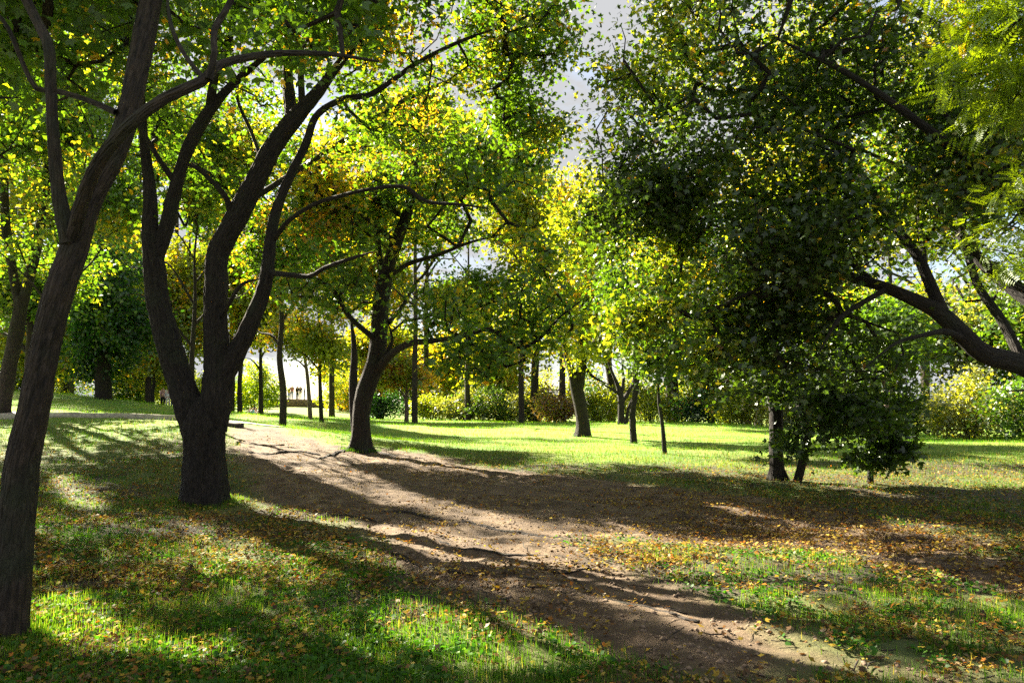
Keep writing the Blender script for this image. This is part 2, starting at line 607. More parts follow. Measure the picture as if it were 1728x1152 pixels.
# ------------------------------------------------------------------ tubes
class Tubes:
    def __init__(s):
        s.V, s.Fc, s.B, s.n = [], [], [], 0

    def add(s, pts, rad, sides=8, rough=0.0, seed=0, flare=0.0, ridge=0.0):
        pts = np.asarray(pts, float)
        rad = np.asarray(rad, float)
        n = len(pts)
        if n < 2:
            return
        T = np.gradient(pts, axis=0)
        T /= np.maximum(np.linalg.norm(T, axis=1), 1e-9)[:, None]
        ref = np.array((1.0, 0.0, 0.0)) if abs(T[0, 0]) < 0.8 else np.array((0, 1.0, 0))
        A = np.empty_like(pts)
        u = ref - T[0] * (ref @ T[0])
        for i in range(n):
            u = u - T[i] * (u @ T[i])
            u /= max(np.linalg.norm(u), 1e-9)
            A[i] = u
        B = np.cross(T, A)
        ang = np.linspace(0, 2 * math.pi, sides, endpoint=False)
        ca, sa = np.cos(ang), np.sin(ang)
        ln = np.concatenate([[0], np.cumsum(np.linalg.norm(np.diff(pts, axis=0), axis=1))])
        R = np.repeat(rad[:, None], sides, 1)
        bc = np.stack([np.repeat(rad[:, None] * ca, 1, 1), rad[:, None] * sa, np.repeat(ln[:, None], sides, 1)], 2)
        bc = bc + seed * 3.7
        if rough > 0:
            q = np.stack([np.tile(ca * 1.6, n), np.tile(sa * 1.6, n), np.repeat(ln * 1.4, sides)], 1) + seed * 5.1
            nn = (fbm(q, 3, 3) - 0.5).reshape(n, sides)
            q2 = np.stack([np.tile(ca * 5, n), np.tile(sa * 5, n), np.repeat(ln * 1.3, sides)], 1) + seed
            n2 = (fbm(q2, 2, 9) - 0.5).reshape(n, sides)
            R = R * (1 + nn * rough * 2.0 + n2 * rough * 1.4)
        if ridge > 0:
            kk = float(np.max(rad)) / 0.042
            q = np.stack([np.tile(ca * kk, n), np.tile(sa * kk, n), np.repeat(ln * 4.2, sides)], 1) + seed * 2.3
            q = q + (fbm(q * .6, 2, 13)[:, None] - .5) * 1.3
            rd = (1 - np.abs(2 * fbm(q, 2, 17) - 1) * 2.6).clip(-1, 1).reshape(n, sides)
            R = R - ridge * rd * np.clip(R / .2, .25, 1)
        if flare > 0:
            lob = 0.55 + 0.45 * np.cos(ang * 5 + seed)
            R = R * (1 + flare * np.exp(-ln / (rad[0] * 0.9))[:, None] * lob[None, :])
        vv = pts[:, None, :] + R[:, :, None] * (A[:, None, :] * ca[None, :, None] + B[:, None, :] * sa[None, :, None])
        s.V.append(vv.reshape(-1, 3))
        s.B.append(bc.reshape(-1, 3))
        i0 = (np.arange(n - 1)[:, None] * sides + np.arange(sides)[None, :])
        j = (np.arange(sides) + 1) % sides
        i1 = (np.arange(n - 1)[:, None] * sides + j[None, :])
        q = np.stack([i0, i1, i1 + sides, i0 + sides], 2).reshape(-1, 4) + s.n
        s.Fc.append(q)
        s.n += n * sides

    def build(s, name, mat, parent=None, org=(0, 0, 0)):
        if not s.V:
            return None
        V = np.concatenate(s.V) - np.asarray(org)
        Q = np.concatenate(s.Fc)
        return mesh_from(name, V, Q, np.full(len(Q), 4), mat, parent, smooth=True, extra={"barkco": np.concatenate(s.B)})


def catmull(pts, step):
    pts = np.asarray(pts, float)
    P_ = np.vstack([2 * pts[0] - pts[1], pts, 2 * pts[-1] - pts[-2]])
    res = []
    for i in range(1, len(P_) - 2):
        L_ = np.linalg.norm(P_[i + 1, :3] - P_[i, :3])
        k = max(2, int(L_ / step))
        t = np.linspace(0, 1, k, endpoint=False)[:, None]
        a, b, c, d = P_[i - 1], P_[i], P_[i + 1], P_[i + 2]
        res.append(0.5 * ((2 * b) + (-a + c) * t + (2 * a - 5 * b + 4 * c - d) * t ** 2 + (-a + 3 * b - 3 * c + d) * t ** 3))
    res.append(pts[-1:])
    return np.vstack(res)


# ------------------------------------------------------------------ leaf templates
def kite(base, tip, wdt, z=0.0, mid=0.45):
    b = np.array(base, float)
    t = np.array(tip, float)
    d = t - b
    nrm = np.array((-d[1], d[0])) / np.linalg.norm(d)
    c = b + d * mid
    return [(*b, 0), (*(c + nrm * wdt), z), (*t, -z), (*(c - nrm * wdt), z)]


def tmpl_maple():
    v = []
    v += kite((0, 0), (0, 1.0), 0.26, 0.05, 0.55)
    v += kite((0, 0.05), (0.62, 0.62), 0.2, 0.03, 0.55)
    v += kite((0, 0.05), (-0.62, 0.62), 0.2, 0.03, 0.55)
    return np.array(v), np.arange(12).reshape(3, 4)


def tmpl_quad():
    return np.array([(0, 0, 0), (0.36, 0.42, 0.07), (0, 1.0, -0.05), (-0.36, 0.42, 0.07)]), np.array([[0, 1, 2, 3]])


def tmpl_frond():
    v, f = [], []
    k = 0
    for i in range(8):
        y = 0.15 + i * 0.11
        for s in (-1, 1):
            l = 0.26 * (1 - abs(i - 3.5) / 9)
            a = kite((0.01 * s, y), (s * l, y + 0.1), 0.045, 0.01, 0.5)
            a = [(p[0], p[1], p[2] - 0.1 * (y ** 2)) for p in a]
            v += a
            f.append([k, k + 1, k + 2, k + 3])
            k += 4
    return np.array(v), np.array(f)


def tmpl_blade():
    return np.array([(-0.035, 0, 0), (0.035, 0, 0), (0.028, 0.55, 0.06), (-0.028, 0.55, 0.06), (0, 1.0, 0.28)]), None


TM = {"maple": tmpl_maple(), "quad": tmpl_quad(), "frond": tmpl_frond()}


def rot_from(fwd, up):
    """matrices whose Y = fwd, Z ~ up"""
    y = fwd / np.maximum(np.linalg.norm(fwd, axis=1), 1e-9)[:, None]
    x = np.cross(y, up)
    x /= np.maximum(np.linalg.norm(x, axis=1), 1e-9)[:, None]
    z = np.cross(x, y)
    return np.stack([x, y, z], 2)


def instance(tv, tf, pos, R, scale):
    n = len(pos)
    vv = np.einsum('nij,kj->nki', R, tv) * scale[:, None, None] + pos[:, None, :]
    k = len(tv)
    ff = (tf[None] + (np.arange(n) * k)[:, None, None])
    return vv.reshape(-1, 3), ff


def leaves_mesh(name, pos, R, scale, cols, kind, mat, parent, org=(0, 0, 0)):
    tv, tf = TM[kind]
    V_, F_ = instance(tv, tf, pos, R, scale)
    m = tf.shape[0]
    return mesh_from(name, V_ - np.asarray(org), F_.reshape(-1), np.full(len(pos) * m, 4), mat, parent, cols=np.repeat(cols, m, 0))


PAL = {
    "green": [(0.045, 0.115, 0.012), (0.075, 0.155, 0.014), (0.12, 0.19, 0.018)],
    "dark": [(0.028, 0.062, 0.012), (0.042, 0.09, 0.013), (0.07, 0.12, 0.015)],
    "light": [(0.13, 0.19, 0.015), (0.22, 0.28, 0.025), (0.33, 0.34, 0.04)],
    "lime": [(0.13, 0.22, 0.012), (0.18, 0.28, 0.014), (0.25, 0.31, 0.02)],
    "yellow": [(0.38, 0.27, 0.02), (0.45, 0.26, 0.018), (0.32, 0.28, 0.03)],
    "orange": [(0.30, 0.14, 0.02), (0.34, 0.18, 0.02), (0.28, 0.18, 0.025)],
    "blue": [(0.015, 0.06, 0.018), (0.02, 0.075, 0.02), (0.03, 0.09, 0.02)],
    "pink": [(0.17, 0.11, 0.075), (0.20, 0.14, 0.09), (0.16, 0.15, 0.06)],
    "grey": [(0.12, 0.15, 0.07), (0.17, 0.2, 0.09), (0.24, 0.25, 0.12)],
}


def leaf_cols(pos, pal, accents, seed):
    n = len(pos)
    base = np.array(PAL[pal])
    k = fbm(pos * 0.7 + seed, 3, 41)
    t = np.clip((k - 0.3) * 2.2 + RNG.normal(0, 0.28, n), 0, 1.999)
    i = t.astype(int)
    f = (t - i)[:, None]
    c = base[i] * (1 - f) + base[np.minimum(i + 1, 2)] * f
    for (ap, amt, where) in accents:
        # where: None (scattered) or (px, py, rx, ry): a patch of turned leaves in the crown
        if where is None:
            k = fbm(pos * 0.9 + seed * 2 + 9, 2, 55)
            pr = amt * np.clip((k - 0.45) * 6, 0.05, 1.6)
        else:
            a, b, _ = proj(pos)
            q = ((a - where[0]) / where[2]) ** 2 + ((b - where[1]) / where[3]) ** 2
            pr = amt * np.clip(1.5 - q, 0, 1)
        m = RNG.random(n) < pr
        ac = np.array(PAL[ap])[RNG.integers(0, 3, n)]
        c[m] = ac[m]
    return c * RNG.uniform(0.75, 1.25, n)[:, None]


# ------------------------------------------------------------------ trees
def sample_blobs(blobs, ncl, gap, seed):
    """cluster centres: blob = (px, py, rx, ry, D, rD, weight) in picture terms, turned into real ellipsoids"""
    out = []
    wt = np.array([b[6] for b in blobs], float)
    cnt = np.maximum(1, (wt / wt.sum() * ncl)).astype(int)
    for b, k in zip(blobs, cnt):
        px, py, rx, ry, D, rD = b[:6]
        c = P(px, py, D)
        R = np.array((rx * D / F, rD, ry * D / F))
        got = []
        tot = 0
        while tot < k:
            u = RNG.normal(size=(k * 3, 3))
            u /= np.linalg.norm(u, axis=1)[:, None]
            r = RNG.random(k * 3) ** 0.42
            p = c + u * r[:, None] * R
            nn = fbm(p * 0.85 + seed, 3, 61)
            p = p[nn > gap]
            p = p[p[:, 2] > gz0(p[:, 0], p[:, 1]) + 0.25]
            got.append(p)
            tot += len(p)
            if len(got) > 30:
                break
        out.append(np.vstack(got)[:k])
    return np.vstack(out)


def grow(main, clusters, seglen=0.45, r0=0.006, jitter=0.12, pmax=0.5):
    """connect every cluster to the nearest wood; returns chains of (points, radii)"""
    pos = [m[0] for m in main]
    rad_main = [m[1] for m in main]
    M0 = len(pos)
    arr = np.zeros((M0 + len(clusters) * 30, 3))
    arr[:M0] = pos
    par = np.full(len(arr), -1)
    n = M0
    d0 = np.empty(len(clusters))
    for s in range(0, len(clusters), 500):
        d0[s:s + 500] = np.sqrt(((clusters[s:s + 500, None] - arr[None, :M0]) ** 2).sum(2)).min(1)
    ends = np.zeros(len(clusters), int)
    for ci in np.argsort(d0):
        c = clusters[ci]
        dd = arr[:n] - c
        dist = np.sqrt((dd ** 2).sum(1))
        cost = dist + np.where(dd[:, 2] > 0, dd[:, 2] * 0.35, 0)
        j = int(np.argmin(cost))
        L_ = dist[j]
        k = int(min(28, max(1, L_ / seglen)))
        a = arr[j].copy()
        prev = j
        bow = RNG.normal(0, 1, 3) * jitter * L_
        bow[2] = abs(bow[2]) * 0.8
        for q in range(1, k + 1):
            t = q / k
            p = a * (1 - t) + c * t + bow * math.sin(math.pi * t) * (0.9) + (RNG.normal(0, 0.035, 3) * L_ / max(k, 1) * 2 if q < k else 0)
            if n >= len(arr):
                break
            arr[n] = p
            par[n] = prev
            prev = n
            n += 1
        ends[ci] = prev
    cnt = np.zeros(n)
    for e in ends:
        cnt[e] += 1
    for i in range(n - 1, M0 - 1, -1):
        cnt[par[i]] += cnt[i]
    rr = r0 * np.maximum(cnt, 1) ** 0.46
    # cap twig thickness by the wood it leaves
    done = np.zeros(n, bool)
    children_best = {}
    chains = []
    order = np.argsort(-cnt[M0:n]) + M0
    # start a chain at each node whose parent already carries a thicker chain
    kids = {}
    for i in range(M0, n):
        kids.setdefault(par[i], []).append(i)
    stack = []
    for i in range(M0):
        for k in kids.get(i, []):
            stack.append((i, k))
    while stack:
        p0, k = stack.pop()
        ch = [p0, k]
        while kids.get(ch[-1]):
            ks = sorted(kids[ch[-1]], key=lambda z: -cnt[z])
            for o_ in ks[1:]:
                stack.append((ch[-1], o_))
            ch.append(ks[0])
        r = rr[ch].copy()
        r[0] = min(r[1] * 1.25, rad_main[p0] if p0 < M0 else r[1] * 1.2)
        chains.append((arr[ch], r))
    return chains, arr, par, n, ends


def make_tree(name, label, cat, D, trunk, limbs=(), blobs=(), ncl=500, per=40, leaf=0.1, kind="quad", pal="green", accents=(),
              gap=0.4, rc=0.38, flat=0.55, bark=None, r0=0.006, group=None, sides=18, seed=1, flare=0.9, base_down=True, up=0.55, sun_prune=True, roots=(), limb_sides=12, jitter=0.12, rough=0.16, ridge=0.0):
    bark = bark or BARK
    base = P(trunk[0][0], trunk[0][1], D)
    bz = gz(base[0], base[1])[0]
    org = np.array((base[0], base[1], bz))
    root = thing(name, label, cat, org, group)
    main = []

    def path(pl, d0=D):
        r = []
        for q in pl:
            dd = q[3] if len(q) > 3 else 0.0
            p = P(q[0], q[1], d0 + dd)
            r.append((*p, q[2] * (d0 + dd) / F / 2 * 0.87))
        return np.array(r)
    tp = path(trunk)
    if base_down:
        dz = tp[0, 2] - bz
        tp[0, 2] = bz - 0.12
    st_ = 0.04 if ridge else (0.09 if D < 15 else 0.25)
    c = catmull(tp, st_)
    T = Tubes()
    T.add(c[:, :3], np.maximum(c[:, 3], 0.01), sides, rough, seed, flare, ridge)
    for q in c[::max(1, int(0.3 / st_))]:
        if q[2] > bz + 0.8:
            main.append((q[:3], q[3]))
    T.build("trunk", bark, root, org)
    for li, lb in enumerate(limbs):
        lp = path(lb)
        lp[-1, 3] = min(lp[-1, 3] * .5, .012)
        # nudge each limb in depth so that the crown gets volume
        big = ridge > 0 and lp[0, 3] > .06
        c = catmull(lp, 0.045 if big else (0.1 if D < 15 else 0.25))
        L_ = Tubes()
        L_.add(c[:, :3], np.maximum(c[:, 3], 0.008), 72 if big else limb_sides, rough * 0.8, seed + li + 3, 0, ridge if big else 0)
        L_.build("limb", bark, root, org)
        for q in c[::6 if big else 3]:
            main.append((q[:3], q[3]))
    for rt in roots:
        pts = []
        for (px, py, wd) in rt:
            g = ground_at(px, py)
            z = gz(g[0], g[1])[0]
            pts.append((g[0], g[1], z + wd * g[1] / F * 0.05 - 0.01, wd * g[1] / F / 2))
        c = catmull(np.array(pts), 0.06)
        c[:, 2] = gz(c[:, 0], c[:, 1]) - c[:, 3] * 0.3 + dirt_amt(c[:, 0], c[:, 1]) * -0.03 + (fbm2(c[:, 0] * 3, c[:, 1] * 3, 2, 4) - 0.5) * 0.05
        L_ = Tubes()
        L_.add(c[:, :3], c[:, 3], 8, 0.2, seed + 31)
        L_.build("root", BARK2, root, org)
    if not blobs:
        return root
    cl = sample_blobs(blobs, ncl, gap, seed * 1.7)
    if sun_prune:
        cl = cl[keep_sun(cl, 0.85)]
    chains, arr, par, n, ends = grow(main, cl, 0.4 if D < 16 else 0.8, r0, jitter)
    W = Tubes()
    for pts, r in chains:
        W.add(pts, r, 5 if r[0] > 0.012 else 3, 0)
    W.build("twigs", bark, root, org)
    m = len(cl)
    tot = m * per
    ci = np.repeat(np.arange(m), per)
    # each cluster is a spray of leaves along its own last twig
    e = ends[ci]
    pe = par[e]
    pe = np.where(pe < 0, e, pe)
    axis_ = arr[e] - arr[pe]
    t = RNG.random(tot)[:, None] ** 0.7
    size = RNG.uniform(0.6, 1.3, m)[ci][:, None]
    off = RNG.normal(0, 1, (tot, 3)) * np.array((rc, rc, rc * flat)) * size * 0.62
    tilt = RNG.normal(0, 0.35, (m, 2))[ci]
    off[:, 2] += off[:, 0] * tilt[:, 0] + off[:, 1] * tilt[:, 1]
    pos = arr[e] - axis_ * (1 - t) * 0.6 + off
    k = np.ones(tot, bool)
    if sun_prune:
        k &= keep_sun(pos)
    k &= pos[:, 2] > gz0(pos[:, 0], pos[:, 1]) + 0.08
    pos = pos[k]
    off = off[k]
    nn = len(pos)
    fwd = off * 0.8 / rc + RNG.normal(0, 0.8, (nn, 3)) + np.array((0, 0, -0.35))
    upv = np.tile(np.array((0, 0, 1.0)), (nn, 1)) * up + RNG.normal(0, 0.55, (nn, 3)) + np.array((tosun.x, tosun.y, tosun.z)) * 0.3
    R = rot_from(fwd, upv)
    sc = leaf * RNG.uniform(0.65, 1.3, nn)
    cols = leaf_cols(pos, pal, accents, seed)
    leaves_mesh("crown", pos, R, sc, cols, kind, LEAF, root, org)
    return root


#TREES#

# near leaning tree at the left edge
make_tree("leaning_tree", "grey brown leaning trunk nearest the camera, cut by the left edge of the photo", "tree", 4.9,
          [(8, 1095, 72), (24, 950, 62), (35, 800, 58), (57, 690, 54), (73, 604, 52), (98, 500, 53), (125, 420, 51, .05), (150, 340, 46, .1), (188, 270, 44, .15), (215, 200, 42, .2), (232, 120, 40, .3), (245, 50, 41, .4), (262, -30, 38, .5), (300, -150, 30, .6), (340, -300, 18, .8)],
          [[(118, 410, 34), (100, 330, 27, -.05), (90, 230, 23, -.1), (86, 150, 21, -.1), (82, 80, 21, -.1), (62, 35, 20), (35, -20, 18), (0, -110, 14)],
           [(108, 455, 12, .05), (122, 400, 24, -.02), (145, 320, 26, -.2), (172, 265, 25, -.3), (222, 208, 24, -.35), (280, 165, 22, -.3), (340, 138, 21, -.2), (375, 108, 17), (450, 92, 14, .3), (500, 90, 12, .5), (560, 92, 10, .8), (640, 104, 7, 1.1)],
           [(196, 190, 13, .1), (150, 170, 11, .2), (100, 155, 11, .3), (62, 150, 10, .3), (40, 110, 9, .3), (15, 50, 9, .3), (-10, 15, 8, .4)],
           [(352, 134, 16, -.2), (362, 90, 13, -.2), (362, 50, 13, -.1), (390, 0, 12), (410, -80, 9)],
           [(345, 135, 10, -.2), (310, 90, 9), (288, 40, 8, .1), (280, -30, 7, .2)]],
          [(100, -160, 420, 200, 5.6, 1.5, 5), (420, -40, 260, 130, 6.2, 1.2, 3), (40, 60, 140, 110, 6.4, 1.0, 1)],
          ncl=270, per=26, leaf=0.085, kind="maple", pal="green", accents=[("yellow", .08, None)], gap=0.42, bark=BARK2, sides=84, seed=2, rc=0.3, flare=0.35, rough=0.09, ridge=.008)

# the big forked tree beside the path
make_tree("forked_tree", "massive dark tree forking low into three stems beside the dirt path", "tree", 11.6,
          [(345, 850, 84), (345, 815, 80), (345, 770, 76), (344, 720, 78), (346, 692, 62), (350, 670, 34)],
          [[(326, 735, 40), (318, 690, 52), (303, 640, 50), (285, 580, 47), (268, 510, 43), (260, 445, 40), (254, 390, 32), (254, 340, 26), (250, 290, 22), (243, 240, 17), (240, 160, 12), (250, 60, 9)],
           [(364, 730, 40), (364, 680, 56), (366, 620, 50), (364, 550, 46), (365, 480, 43), (368, 428, 43), (395, 375, 43), (430, 308, 40), (463, 245, 37), (500, 196, 33), (534, 158, 24), (560, 125, 18), (610, 60, 12), (660, -10, 8)],
           [(368, 670, 36), (380, 630, 40), (397, 598, 38), (422, 548, 33), (444, 492, 29), (453, 445, 25), (457, 400, 22), (468, 350, 20), (488, 300, 18), (515, 245, 16), (534, 196, 14), (579, 167, 12), (624, 160, 11), (673, 128, 10), (708, 104, 9), (777, 70, 7), (860, 40, 5)],
           [(262, 440, 28), (278, 395, 28), (292, 335, 27), (305, 285, 23), (320, 245, 25), (348, 195, 24), (385, 150, 16), (430, 110, 12), (470, 80, 8)],
           [(355, 180, 20), (362, 135, 16, -.2), (385, 70, 15, -.3), (398, 0, 12, -.4), (400, -80, 8, -.5)],
           [(492, 200, 26, .1), (486, 140, 22, .4), (484, 70, 19, .7), (482, 0, 16, .9), (480, -100, 12, 1.2)],
           [(510, 180, 14, .1), (508, 110, 12, .5), (516, 40, 10, .9), (530, -60, 7, 1.2)],
           [(462, 405, 10), (488, 372, 9, -.3), (530, 345, 8, -.6), (570, 332, 8, -.8), (622, 320, 7, -1), (680, 315, 8, -1.1), (720, 340, 7, -1.1), (775, 345, 6, -1.2), (825, 352, 4, -1.3)],
           [(392, 372, 15), (382, 335, 12, -.2), (352, 300, 10, -.4), (330, 283, 8, -.5), (300, 270, 5, -.6)],
           [(295, 308, 12), (268, 268, 10, -.2), (240, 222, 8, -.3), (215, 190, 6, -.4)],
           [(452, 460, 12), (482, 463, 10, -.4), (522, 466, 9, -.7), (548, 452, 8, -.9), (590, 437, 7, -1.1), (630, 425, 5, -1.2)],
           [(445, 280, 9), (425, 225, 7, .4), (402, 172, 6, .7), (395, 120, 4, 1)],
           [(372, 540, 8), (388, 510, 8, -.4), (408, 480, 7, -.5), (440, 470, 5, -.6)],
           [(420, 340, 12, .2), (560, 250, 10, 1.8), (700, 160, 9, 2.6), (830, 120, 6, 3.0), (920, 120, 4, 3.2)],
           [(484, 60, 14, .7), (560, 0, 12, 0), (680, -60, 10, -.6), (800, -90, 7, -1)]],
          [(420, 40, 260, 110, 11.6, 2.6, 4), (640, 20, 230, 110, 11.5, 2.6, 5), (865, 75, 122, 110, 12.2, 2.0, 3.2), (900, 190, 75, 45, 13, 1.5, .9), (760, -120, 300, 120, 11.2, 2.6, 4), (400, -160, 300, 120, 11.6, 3, 4),
           (250, 200, 120, 120, 12.5, 2.0, 1.5), (640, 230, 170, 70, 12.5, 1.8, 1.3), (330, 330, 90, 130, 13.0, 1.5, 0.8), (880, 175, 70, 50, 13, 1.5, 0.6), (230, 20, 130, 130, 12, 2, 1.5)],
          ncl=1350, per=27, leaf=0.086, kind="maple", pal="green", accents=[("yellow", .1, None), ("light", .3, None), ("yellow", .3, (600, 60, 160, 60))], gap=0.44, seed=3, rc=0.36, flare=0.3, sides=110, limb_sides=20, r0=0.0062, rough=0.11, ridge=.013,
          roots=[[(655, 935, 5), (700, 950, 9), (760, 968, 12), (830, 975, 8), (900, 985, 5)], [(560, 905, 5), (600, 920, 8), (700, 945, 5)], [(780, 880, 5), (840, 893, 10), (900, 905, 12), (960, 912, 6)], [(640, 860, 4), (700, 868, 8), (745, 878, 4)],
                 [(420, 760, 4), (450, 766, 7), (500, 764, 8), (540, 768, 4)], [(400, 745, 4), (440, 750, 6), (480, 752, 3)], [(960, 975, 4), (1010, 1010, 8), (1100, 1032, 10), (1180, 1050, 5)], [(740, 915, 4), (830, 935, 9), (930, 938, 6), (960, 946, 3)], [(870, 960, 3), (980, 965, 6), (1040, 940, 4)],
                 [(520, 865, 4), (570, 872, 7), (620, 876, 7), (660, 880, 3)], [(1090, 1015, 3), (1120, 1025, 6), (1160, 1030, 3)]])

# tree in the middle beyond the path
make_tree("path_side_tree", "dark middle tree with curved trunk and long low branch reaching right", "tree", 20.0,
          [(607, 764, 40), (609, 735, 36), (609, 700, 34), (616, 660, 36), (634, 610, 34), (640, 560, 33), (643, 510, 32), (655, 450, 26), (672, 400, 24), (690, 350, 20), (700, 280, 14), (690, 210, 8)],
          [[(602, 735, 20, .5), (597, 690, 18, .6), (596, 640, 16, .7), (598, 590, 12, .9), (590, 520, 7, 1.1)],
           [(636, 625, 22), (660, 598, 16, -.5), (690, 580, 13, -1.2), (730, 575, 11, -1.7), (780, 567, 9, -2.2), (825, 555, 8, -2.6), (850, 570, 7, -2.8), (878, 587, 7, -3), (910, 572, 6, -3), (945, 535, 5, -3), (990, 500, 3, -3)],
           [(636, 575, 14), (618, 560, 11, -.4), (590, 535, 10, -.8), (572, 505, 9, -1), (555, 482, 8, -1.3), (520, 465, 6, -1.6), (490, 460, 4, -1.8)],
           [(648, 480, 14), (640, 430, 12, .5), (636, 370, 10, .8), (640, 300, 7, 1)],
           [(650, 470, 12), (690, 445, 9, -.6), (740, 430, 8, -1), (790, 410, 6, -1.4), (850, 395, 4, -1.6)],
           [(655, 545, 10), (680, 515, 8, .5), (700, 480, 6, .8), (730, 440, 5, 1.2), (790, 300, 3, 1.5)],
           [(650, 600, 8, -.2), (662, 575, 7, -.4), (655, 545, 6, -.4)],
           [(668, 410, 12), (620, 370, 8, -1), (570, 340, 6, -1.6), (540, 300, 4, -2)]],
          [(650, 330, 170, 120, 20, 3.5, 5), (800, 300, 130, 100, 20, 3, 3.5), (860, 440, 90, 70, 18, 2.5, 0.9), (550, 300, 110, 120, 20, 3, 3), (690, 220, 120, 60, 21, 2.5, 2), (560, 480, 90, 60, 19, 2, 1.0), (820, 600, 120, 50, 17.5, 1.8, 1.0), (740, 520, 90, 50, 18.5, 2, .8), (900, 530, 90, 50, 17.5, 1.8, .7), (620, 330, 130, 110, 25, 2.5, 3.5), (760, 230, 100, 60, 24, 2.5, 1.5), (870, 270, 80, 60, 22, 2, 1.6)],
          ncl=1150, per=32, leaf=0.12, kind="maple", pal="green", accents=[("yellow", .9, (690, 200, 50, 60)), ("yellow", .7, (560, 280, 60, 50)), ("orange", .35, (540, 380, 55, 45)), ("yellow", .12, None), ("light", .4, None)], gap=0.51, seed=5, rc=0.44, sides=22, r0=0.0125,
          roots=[[(600, 757, 12), (575, 763, 10), (550, 772, 7), (525, 778, 4)], [(625, 757, 10), (645, 765, 7), (670, 770, 4)]], rough=0.1)

# big right-hand tree whose trunk stands outside the frame
make_tree("spreading_tree", "huge dark leafy tree filling the upper right with thick low limb", "tree", 9.6,
          [(1860, 880, 110), (1850, 800, 92), (1840, 700, 84), (1828, 620, 78), (1830, 500, 66), (1820, 350, 56), (1810, 200, 46), (1800, 0, 34), (1780, -250, 20)],
          [[(1730, 618, 22, -.3), (1690, 540, 18, 0), (1650, 480, 15, .2), (1625, 400, 12, .4), (1600, 300, 9, .5), (1570, 180, 6, .6)],
           [(1640, 580, 16, -.5), (1600, 560, 13, -.8), (1560, 565, 9, -1), (1510, 580, 6, -1.2), (1460, 620, 4, -1.4)],
           [(1480, 480, 12, -.4), (1420, 430, 9, -.1), (1370, 370, 7, .2), (1330, 300, 5, .4), (1290, 200, 4, .5)],
           [(1430, 466, 12, -.3), (1340, 470, 8, -.5), (1250, 500, 6, -.6), (1170, 540, 4, -.6)],
           [(1826, 690, 52), (1780, 650, 46, -.2), (1728, 617, 42, -.4), (1660, 596, 37, -.6), (1620, 560, 34, -.6), (1583, 526, 32, -.6), (1546, 507, 27, -.6), (1492, 484, 22, -.5), (1437, 468, 20, -.3), (1380, 440, 14, -.1), (1300, 405, 10, .3), (1200, 380, 6, .6)],
           [(1592, 532, 26, -.6), (1570, 480, 22, -.5), (1548, 432, 20, -.4), (1518, 392, 18, -.2), (1488, 350, 16), (1450, 290, 13, .2), (1380, 220, 9, .5), (1300, 150, 6, .8)],
           [(1560, 460, 14, -.4), (1555, 400, 12, .1), (1548, 340, 10, .4), (1560, 260, 8, .7), (1500, 160, 6, .9)],
           [(1820, 560, 40), (1760, 520, 32, .6), (1700, 480, 26, 1), (1655, 440, 22, 1.2), (1600, 365, 18, 1.4), (1560, 312, 14, 1.5), (1525, 285, 10, 1.6), (1400, 230, 7, 2)],
           [(1818, 420, 30), (1700, 330, 24, -.6), (1580, 230, 18, -1), (1440, 130, 12, -1.2), (1300, 60, 8, -1.3)],
           [(1812, 250, 26), (1700, 120, 20, .8), (1560, 30, 14, 1.6), (1400, -60, 9, 2)],
           [(1500, 485, 12, -.5), (1440, 520, 9, -.8), (1410, 545, 7, -1), (1380, 600, 5, -1)],
           [(1826, 640, 16), (1760, 655, 8, -1.2), (1700, 660, 4, -1.8)]],
          [(1330, 120, 330, 190, 10.2, 2.6, 8), (1150, 260, 180, 190, 10.5, 2.0, 2.4), (1150, 50, 120, 120, 10.8, 2, 1.4), (1300, 320, 220, 90, 10, 1.8, 2.5), (1180, 600, 60, 40, 10, .8, .4), (1500, 300, 200, 140, 9.6, 2.4, 4), (1300, 430, 180, 90, 9.6, 1.8, 3.4), (1090, 400, 120, 100, 10.5, 1.5, 2.6), (1140, 520, 120, 65, 10.2, 1.2, 2.0), (1330, 540, 110, 40, 9.8, 1, 1), (1230, 600, 120, 55, 10, .8, .7), (1420, 600, 110, 60, 9.8, .8, .7),
           (1650, 200, 150, 200, 10.4, 2, 2.4), (1350, -160, 380, 130, 10.4, 3, 4), (1740, 450, 90, 90, 10.6, 2, 1), (1900, 100, 200, 300, 9.5, 3, 3)],
          ncl=2300, per=32, leaf=0.072, kind="maple", pal="dark", accents=[("yellow", .12, None), ("orange", .04, None), ("green", .9, None), ("light", .3, None)], gap=0.47, seed=7, rc=0.36, sides=20, r0=0.0066, rough=0.1)

